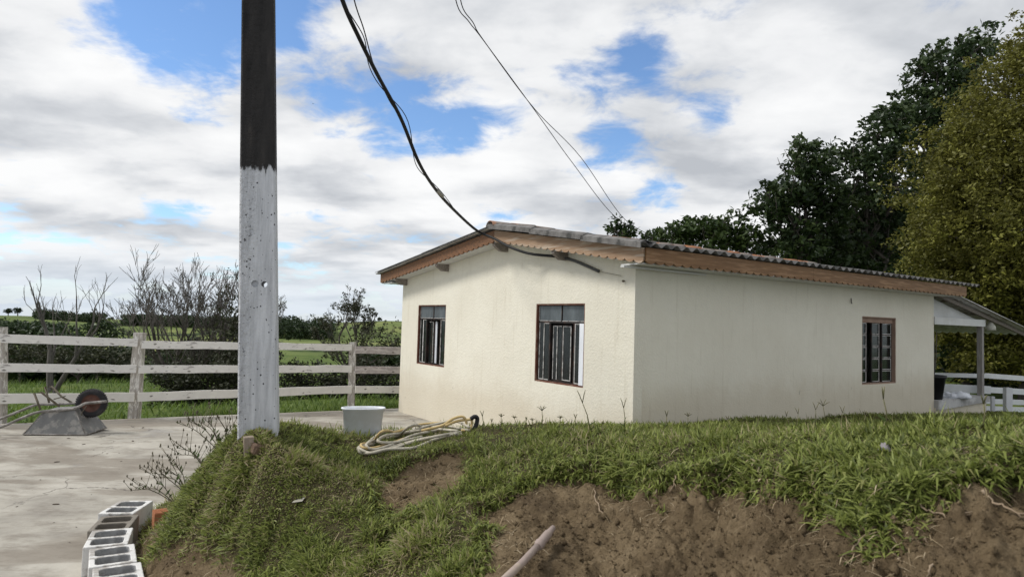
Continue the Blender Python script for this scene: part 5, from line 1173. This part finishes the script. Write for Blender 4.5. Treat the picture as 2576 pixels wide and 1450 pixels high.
def tree(name, label, base, blobs, m, leaf, per, dens, seed, trunk_r=.2, group=None, cat='tree', barkm='bark', shell=.5, clump=.32, tone=(0, 1), aspect=.55, up=.35, flat=1.0, show_limbs=True):
    """blobs: list of (centre Vector, rx, rz); leaves in clumps biased to the shell"""
    rng = random.Random(seed); nr = np.random.default_rng(seed)
    o = empty(name, base, 0, label, cat, group); C_, Rr = [], []
    for (c, rx, rz) in blobs:
        n = max(6, int(dens * rx * rz * 4 * 2.5))
        d = nr.normal(size=(n, 3)); d /= np.linalg.norm(d, axis=1)[:, None]
        rad = (shell + (1.04 - shell) * nr.random(n) ** .7)[:, None]; wob_ = 1 + .22 * nr.normal(size=(n, 1)) * .6
        C_.append(np.array(c)[None] + d * rad * wob_ * np.array([rx, rx * flat, rz])); Rr.append(nr.uniform(.6, 1.25, n) * clump)
    C_ = np.concatenate(C_); Rr = np.concatenate(Rr); okc = C_[:, 2] > base[2] + .05; C_ = C_[okc] - np.array(base); Rr = Rr[okc]
    link('crown', leaf_cloud('crown', C_, Rr, per, leaf, seed, tone, aspect, up), m, o)
    mb = MB(); ctr = sum((Vector(b_[0]) for b_ in blobs), Vector()) / len(blobs) - Vector(base)
    tt = Vector((ctr.x * .4, ctr.y * .4, ctr.z * .6)); P3 = limb(mb, (0, 0, -.3), tt, trunk_r, trunk_r * .6, rng, .05, 8)
    for (c, rx, rz) in blobs:
        e = Vector(c) - Vector(base); q = P3[rng.randint(3, 8)]; B3 = limb(mb, q, e + Vector((0, 0, -rz * .2)), trunk_r * .42, trunk_r * .14, rng, .14)
        for k_ in range(5):
            d_ = Vector((rng.uniform(-1, 1), rng.uniform(-1, 1), rng.uniform(-.2, 1))).normalized(); limb(mb, B3[rng.randint(2, 6)], e + Vector((d_.x * rx, d_.y * rx * flat, d_.z * rz)) * .95, trunk_r * .13, trunk_r * .03, rng, .2, 4)
    mb.build('trunk', M[barkm], o, True)
    return o
def bl(dep, lst): # (px, py, rx px, rz px, ddepth)
    return [(at(x_, y_, dep + dd), rx * dep / PF, rz * dep / PF) for (x_, y_, rx, rz, dd) in lst]
def gbase(px, dep, z=None):
    p = at(px, 1000, dep); q = np.array([[p.x, p.y]]); return (p.x, p.y, float(pasture_z(q)[0]) if z is None else z)
WG_ = 'dark trees behind the house'
tree('broadleaf_tree', 'golden-green dense domed tree at the right edge', gbase(2590, 22), bl(22, [(2618, 700, 270, 240, 0), (2628, 490, 290, 250, 0), (2653, 300, 215, 200, 0), (2685, 150, 140, 118, 0), (2508, 600, 175, 180, -1), (2478, 750, 130, 130, 0), (2558, 850, 190, 110, 0.5), (2508, 430, 135, 140, -0.5)]), M['leaf_gold'], .11, 44, 10.5, 21, .35, barkm='bark', shell=.72, clump=.42, tone=(0, 1), up=.5, aspect=.5)
tree('broadleaf_tree', 'tallest dark tree rising left of the golden tree', gbase(2420, 33), bl(33, [(2405, 170, 90, 80, 0), (2440, 120, 55, 45, 0), (2485, 95, 25, 30, 0), (2360, 240, 100, 90, 0), (2300, 330, 95, 90, 0), (2400, 350, 120, 130, 1), (2360, 480, 120, 120, 1), (2310, 160, 30, 25, 0), (2330, 600, 110, 110, 1)]), M['leaf_dark'], .24, 22, 2.4, 31, .3, WG_, shell=.35, clump=.5)
tree('broadleaf_tree', 'dark tree with bare twig tips in middle of the dark group', gbase(2200, 31), bl(31, [(2205, 360, 85, 75, 0), (2240, 300, 55, 50, 0), (2160, 430, 95, 85, 0), (2230, 480, 100, 90, .5), (2150, 540, 100, 90, .5), (2250, 600, 110, 100, 1), (2130, 640, 100, 80, 1)]), M['leaf_dark'], .22, 22, 2.6, 32, .3, WG_, shell=.4, clump=.45)
tree('broadleaf_tree', 'dark round-crowned tree left of the tall dark trees', gbase(2010, 29), bl(29, [(2020, 400, 60, 55, 0), (1985, 450, 75, 65, 0), (2060, 450, 80, 75, 0), (1940, 520, 60, 60, 0), (2000, 540, 90, 80, 0), (2090, 550, 80, 80, .5), (1990, 620, 100, 70, .5), (2090, 660, 90, 70, 1)]), M['leaf_dark'], .22, 24, 3.0, 33, .3, WG_, shell=.4, clump=.42)
tree('broadleaf_tree', 'low dark tree rising just above the roof ridge line', gbase(1770, 30), bl(30, [(1690, 590, 55, 32, 0), (1740, 575, 60, 36, 0), (1800, 568, 60, 32, 0), (1850, 585, 60, 42, 0), (1770, 610, 120, 45, .5), (1880, 620, 80, 50, .5), (1650, 605, 35, 28, 0)]), M['leaf_mid'], .2, 22, 4.0, 34, .25, WG_, shell=.3, clump=.42, tone=(0, .75))
tree('broadleaf_tree', 'small isolated treetop above the roof near the wires', gbase(1562, 30), bl(30, [(1560, 566, 28, 18, 0), (1545, 580, 30, 16, 0), (1580, 580, 26, 14, 0), (1562, 596, 30, 10, 0)]), M['leaf_dark'], .2, 18, 3.4, 35, .2, WG_, shell=.2, clump=.32)
tree('broadleaf_tree', 'shaded woodland tree behind the porch', gbase(2430, 26), bl(26, [(2400, 850, 90, 70, 0), (2480, 900, 100, 80, 0), (2560, 900, 110, 90, 0), (2420, 960, 120, 70, 1), (2540, 980, 120, 70, 1), (2350, 780, 90, 90, 1), (2310, 700, 90, 90, 2)]), M['leaf_dark'], .2, 22, 3.4, 36, .25, WG_, shell=.3, clump=.42, tone=(0, .6))
tree('broadleaf_tree', 'dark understorey tree filling in behind the tall crowns', gbase(2200, 37), bl(37, [(2200, 620, 120, 110, 0), (2300, 660, 120, 110, 0), (2380, 560, 120, 130, 0), (2080, 640, 110, 80, 0), (2450, 700, 130, 160, 0), (2460, 880, 170, 130, 0), (2350, 820, 140, 110, 0)]), M['leaf_dark'], .28, 22, 2.4, 37, .3, WG_, shell=.2, clump=.6, tone=(0, .5))

# bare trees: recursive branching
def bare_tree(name, label, base, stems, seed, r0, levels, m, cat='tree', group=None, spread=.45, leafm=None, lsize=.06, upw=.25, kids=(2, 3), shrink=.72, leafp=.5, foliage=0.0):
    rng = random.Random(seed); o = empty(name, base, 0, label, cat, group); tr_ = MB(); tw_ = MB(); tips = []
    def grow(p, d, L, r_, lv):
        n = 3; P3 = [p]; dd = d.copy()
        for i in range(n):
            dd = (dd + Vector((rng.uniform(-1, 1), rng.uniform(-1, 1), rng.uniform(-.4, 1) * upw * 2)) * .16).normalized(); P3.append(P3[-1] + dd * L / n)
        r1 = r_ * .68
        (tr_ if lv >= levels - 2 else tw_).tube(P3, [r_ + (r1 - r_) * i / n for i in range(n + 1)], 6 if lv >= levels - 2 else 3, False)
        if lv <= 1: tips.extend(P3[1:])
        if lv == 0: return
        for k_ in range(rng.randint(*kids) + (1 if lv == levels else 0)):
            ax = dd.orthogonal().normalized(); ax = Matrix.Rotation(rng.uniform(0, 6.28), 3, dd) @ ax
            nd = (dd + ax * math.tan(spread * rng.uniform(.5, 1.3)) + Vector((0, 0, upw))).normalized()
            st_ = P3[-1] if k_ == 0 else P3[rng.randint(1, 3)]
            grow(st_, nd, L * shrink * rng.uniform(.75, 1.15), max(r1 * (.92 if k_ == 0 else .68), .007), lv - 1)
    for (d_, L, rs) in stems: grow(Vector((0, 0, -.1)), Vector(d_).normalized(), L, r0 * rs, levels)
    tr_.build('trunk', m, o, True)
    if tw_.v: tw_.build('twigs', M['twig'], o, True)['kind'] = 'stuff'
    if leafm is not None:
        T_ = np.array([tuple(t) for t in tips]); sel = np.random.default_rng(seed).random(len(T_)) < leafp; T_ = T_[sel]
        link('foliage', leaf_cloud('foliage', T_, np.full(len(T_), .12), 5, lsize, seed), leafm, o)
    return o
b0 = at(132, 985, 24); zb1 = float(pasture_z(np.array([[b0.x, b0.y]]))[0])
bare_tree('dead_tree', 'leafless dead tree with forked grey trunk beyond the fence', (b0.x, b0.y, zb1), [((-.12, 0, 1), 1.7, 1.0), ((.34, .1, 1), 1.65, .8)], 14, .12, 5, M['bark_grey'], spread=.33, upw=.20, kids=(2, 2), shrink=.74)
b0 = at(445, 1010, 19); zb1 = float(pasture_z(np.array([[b0.x, b0.y]]))[0])
bare_tree('bare_shrub_tree', 'wide fan-shaped bare tree with fine twigs left of the pole', (b0.x, b0.y, zb1 + .25), [((-.75, 0, 1), 1.28, 1.0), ((-.3, .3, 1), 1.25, 1.0), ((.1, -.2, 1), 1.15, 1.0), ((.5, .2, 1), 1.1, .9), ((.9, 0, 1), 1.22, .8), ((1.3, .1, 1), 1.15, .7), ((-.55, -.3, 1), 1.15, .8)], 5, .06, 6, M['bark'], spread=.40, upw=.17, kids=(2, 3), shrink=.74, leafm=M['leaf_bush'], lsize=.05, leafp=.012)
b0 = at(560, 1010, 20); zb1 = float(pasture_z(np.array([[b0.x, b0.y]]))[0])
bare_tree('bare_shrub_tree', 'thinly leaved tall shrub tree half hidden behind the pole', (b0.x, b0.y, zb1), [((-.2, 0, 1), 1.15, 1.0), ((.25, .2, 1), 1.15, 1.0), ((.05, -.2, 1), 1.25, .9)], 15, .06, 6, M['bark'], spread=.34, upw=.25, kids=(2, 3), shrink=.74, leafm=M['leaf_bush'], lsize=.06, leafp=.05)
b0 = at(885, 985, 30); zb1 = float(pasture_z(np.array([[b0.x, b0.y]]))[0])
bare_tree('bare_shrub_tree', 'airy half-bare tree between pole and house', (b0.x, b0.y, zb1), [((-.25, 0, 1), 1.45, 1.0), ((.3, .1, 1), 1.45, 1.0), ((.02, 0, 1), 1.6, .9)], 25, .09, 6, M['bark'], spread=.42, upw=.18, kids=(2, 3), shrink=.71, leafm=M['leaf_bush'], lsize=.10, leafp=.12)
BG = 'shrubs and trees beyond the left fence'
def shrub(label, dep, lst, m, leaf, per, dens, seed, tone=(0, 1), clump=.3, shell=.3):
    b_ = bl(dep, lst); c = sum((Vector(x_[0]) for x_ in b_), Vector()) / len(b_); q = np.array([[c.x, c.y]])
    tree('bush', label, (c.x, c.y, float(pasture_z(q)[0])), b_, m, leaf, per, dens, seed, .07, BG, 'bush', 'bark', shell, clump, tone)
shrub('dense dark bush below the fan-shaped bare tree', 17, [(450, 960, 70, 55, 0), (520, 950, 80, 60, 0), (590, 960, 70, 60, 0), (480, 1000, 90, 40, 0), (570, 1000, 80, 40, 0)], M['leaf_bush'], .08, 22, 16, 71, (0, .6), .22)
shrub('brownish scrub under the bare branches', 20, [(440, 890, 80, 36, 0), (540, 875, 70, 42, 0), (600, 880, 50, 50, 0), (380, 900, 50, 32, 0)], M['leaf_bush'], .08, 14, 5, 72, (.1, .9), .28, .1)
shrub('dark scrub directly left of the pole', 18, [(590, 800, 40, 60, 0), (610, 900, 50, 70, 0), (640, 870, 60, 80, 0)], M['leaf_bush'], .09, 20, 9, 73, (0, .7), .3)
shrub('dark hedge between pole and house below the rails', 18, [(740, 950, 60, 45, 0), (820, 945, 60, 45, 0), (900, 945, 60, 45, 0), (970, 950, 60, 50, 0), (780, 990, 80, 40, 0), (940, 990, 90, 40, 0), (860, 990, 70, 35, 0)], M['leaf_bush'], .08, 22, 14, 74, (0, .55), .24)
shrub('grey-green scrub above the top rail beside the house', 28, [(850, 880, 40, 28, 0), (890, 872, 50, 36, 0), (940, 862, 55, 42, 0), (990, 870, 50, 52, 0)], M['leaf_bush'], .11, 14, 4, 75, (.25, 1), .35, .1)
shrub('bushy green tree rising between dead tree and fence post', 40, [(270, 830, 40, 26, 0), (230, 825, 40, 24, 0), (290, 855, 50, 25, 0), (210, 860, 60, 30, 0)], M['leaf_dark'], .2, 20, 2.6, 76, (0, 1), .4)
shrub('dark tree mass at the far left beyond the top rail', 46, [(20, 850, 60, 36, 0), (90, 850, 60, 34, 0), (150, 855, 60, 30, 0), (-40, 840, 60, 40, 0)], M['leaf_dark'], .25, 22, 3.2, 77, (0, .8), .5)
shrub('shaded thicket behind the middle rail on the left', 36, [(40, 905, 70, 34, 0), (130, 905, 80, 34, 0), (220, 905, 80, 36, 0), (310, 905, 70, 36, 0), (80, 880, 80, 25, 0), (250, 885, 90, 25, 0), (370, 900, 60, 36, 0)], M['leaf_bush'], .16, 18, 3.2, 78, (0, .8), .42)
shrub('dark thicket behind the rails right of the dead tree', 30, [(420, 905, 60, 40, 0), (500, 900, 70, 45, 0), (570, 910, 70, 45, 0)], M['leaf_dark'], .15, 22, 5, 79, (0, .6), .4)
# far woods and lone hill trees
def far_wood(name, lst, seed, lab):
    nr = np.random.default_rng(seed); C_ = []; Rr = []
    for (px0, px1, dep, h, dd) in lst:
        n = int((px1 - px0) * 1.6)
        for i in range(n):
            p = at(nr.uniform(px0, px1), 800, dep + nr.uniform(-dd, dd)); z = float(hill_z(np.array([[p.x, p.y]]))[0]) if dep > 235 else float(pasture_z(np.array([[p.x, p.y]]))[0])
            C_.append((p.x, p.y, z + nr.uniform(.1, .9) * h)); Rr.append(h * nr.uniform(.25, .5))
    tag(link(name, leaf_cloud(name, np.array(C_), np.array(Rr), 40, 1.6, seed, (0, .7)), M['leaf_dark']), lab, 'wood', kind='stuff')
far_wood('far_wood', [(90, 260, 640, 9, 30), (310, 620, 600, 9, 30), (690, 840, 560, 13, 30), (-60, 160, 420, 9, 30)], 81, 'far dark belt of woodland on the hills')
far_wood('valley_wood', [(-60, 330, 120, 5, 30), (420, 620, 90, 4, 20), (900, 1010, 150, 5, 20)], 82, 'dark scrub filling the valley bottom')
for i, (px, py, sz, lab) in enumerate(((20, 793, 11, 'leftmost lone tree on the far hill crest'), (44, 796, 12, 'second lone tree from the left on the hill crest'), (98, 792, 12, 'rounded lone tree on the hill crest left of the dead tree'), (262, 797, 9, 'tiny lone tree on the crest between the dead trees'), (348, 800, 11, 'lone tree on the crest just right of the dead tree'), (757, 832, 10, 'lone round tree in the green field right of the pole'), (728, 830, 7, 'smaller lone tree in the green field beside the pole'), (955, 803, 6, 'small dark tree on the skyline next to the house'))):
    dep = 780 if py < 815 else 480; p = at(px, 800, dep); z = float(hill_z(np.array([[p.x, p.y]]))[0]); r_ = sz * dep / PF
    o = empty('hill_tree', (p.x, p.y, z), 0, lab, 'tree', 'lone trees on the far hills'); nr = np.random.default_rng(90 + i); d = nr.normal(size=(40, 3)); d /= np.linalg.norm(d, axis=1)[:, None]
    C_ = d * nr.uniform(.3, 1, (40, 1)) * np.array([r_, r_, r_ * .6]) + np.array([0, 0, r_ * 1.1]); link('crown', leaf_cloud('crown', C_, np.full(40, r_ * .3), 30, .9, 90 + i, (0, .6)), M['leaf_dark'], o)
    MB().tube([(0, 0, -1), (0, 0, r_)], [r_ * .12, r_ * .07], 6).build('trunk', M['bark'], o)
# a bird gliding far off
bp = at(787, 261, 60); bd = MB(); bd.add([(-.28, 0, .06), (-.12, .05, .09), (0, .08, 0), (.12, .05, .09), (.28, 0, .06), (.12, -.04, .08), (0, -.10, 0), (-.12, -.04, .08)], [(0, 7, 1), (1, 7, 6, 2), (2, 6, 5, 3), (3, 5, 4)]); bd.lathe([(0, -.12), (.03, -.05), (.035, .03), (0, .12)], 8, Matrix.Rotation(math.pi / 2, 4, 'X'))
o = bd.build('flying_bird', M['cable']); o.location = bp; o.rotation_euler = (.3, .3, .5); tag(o, 'tiny dark bird gliding in the sky right of the pole', 'bird')
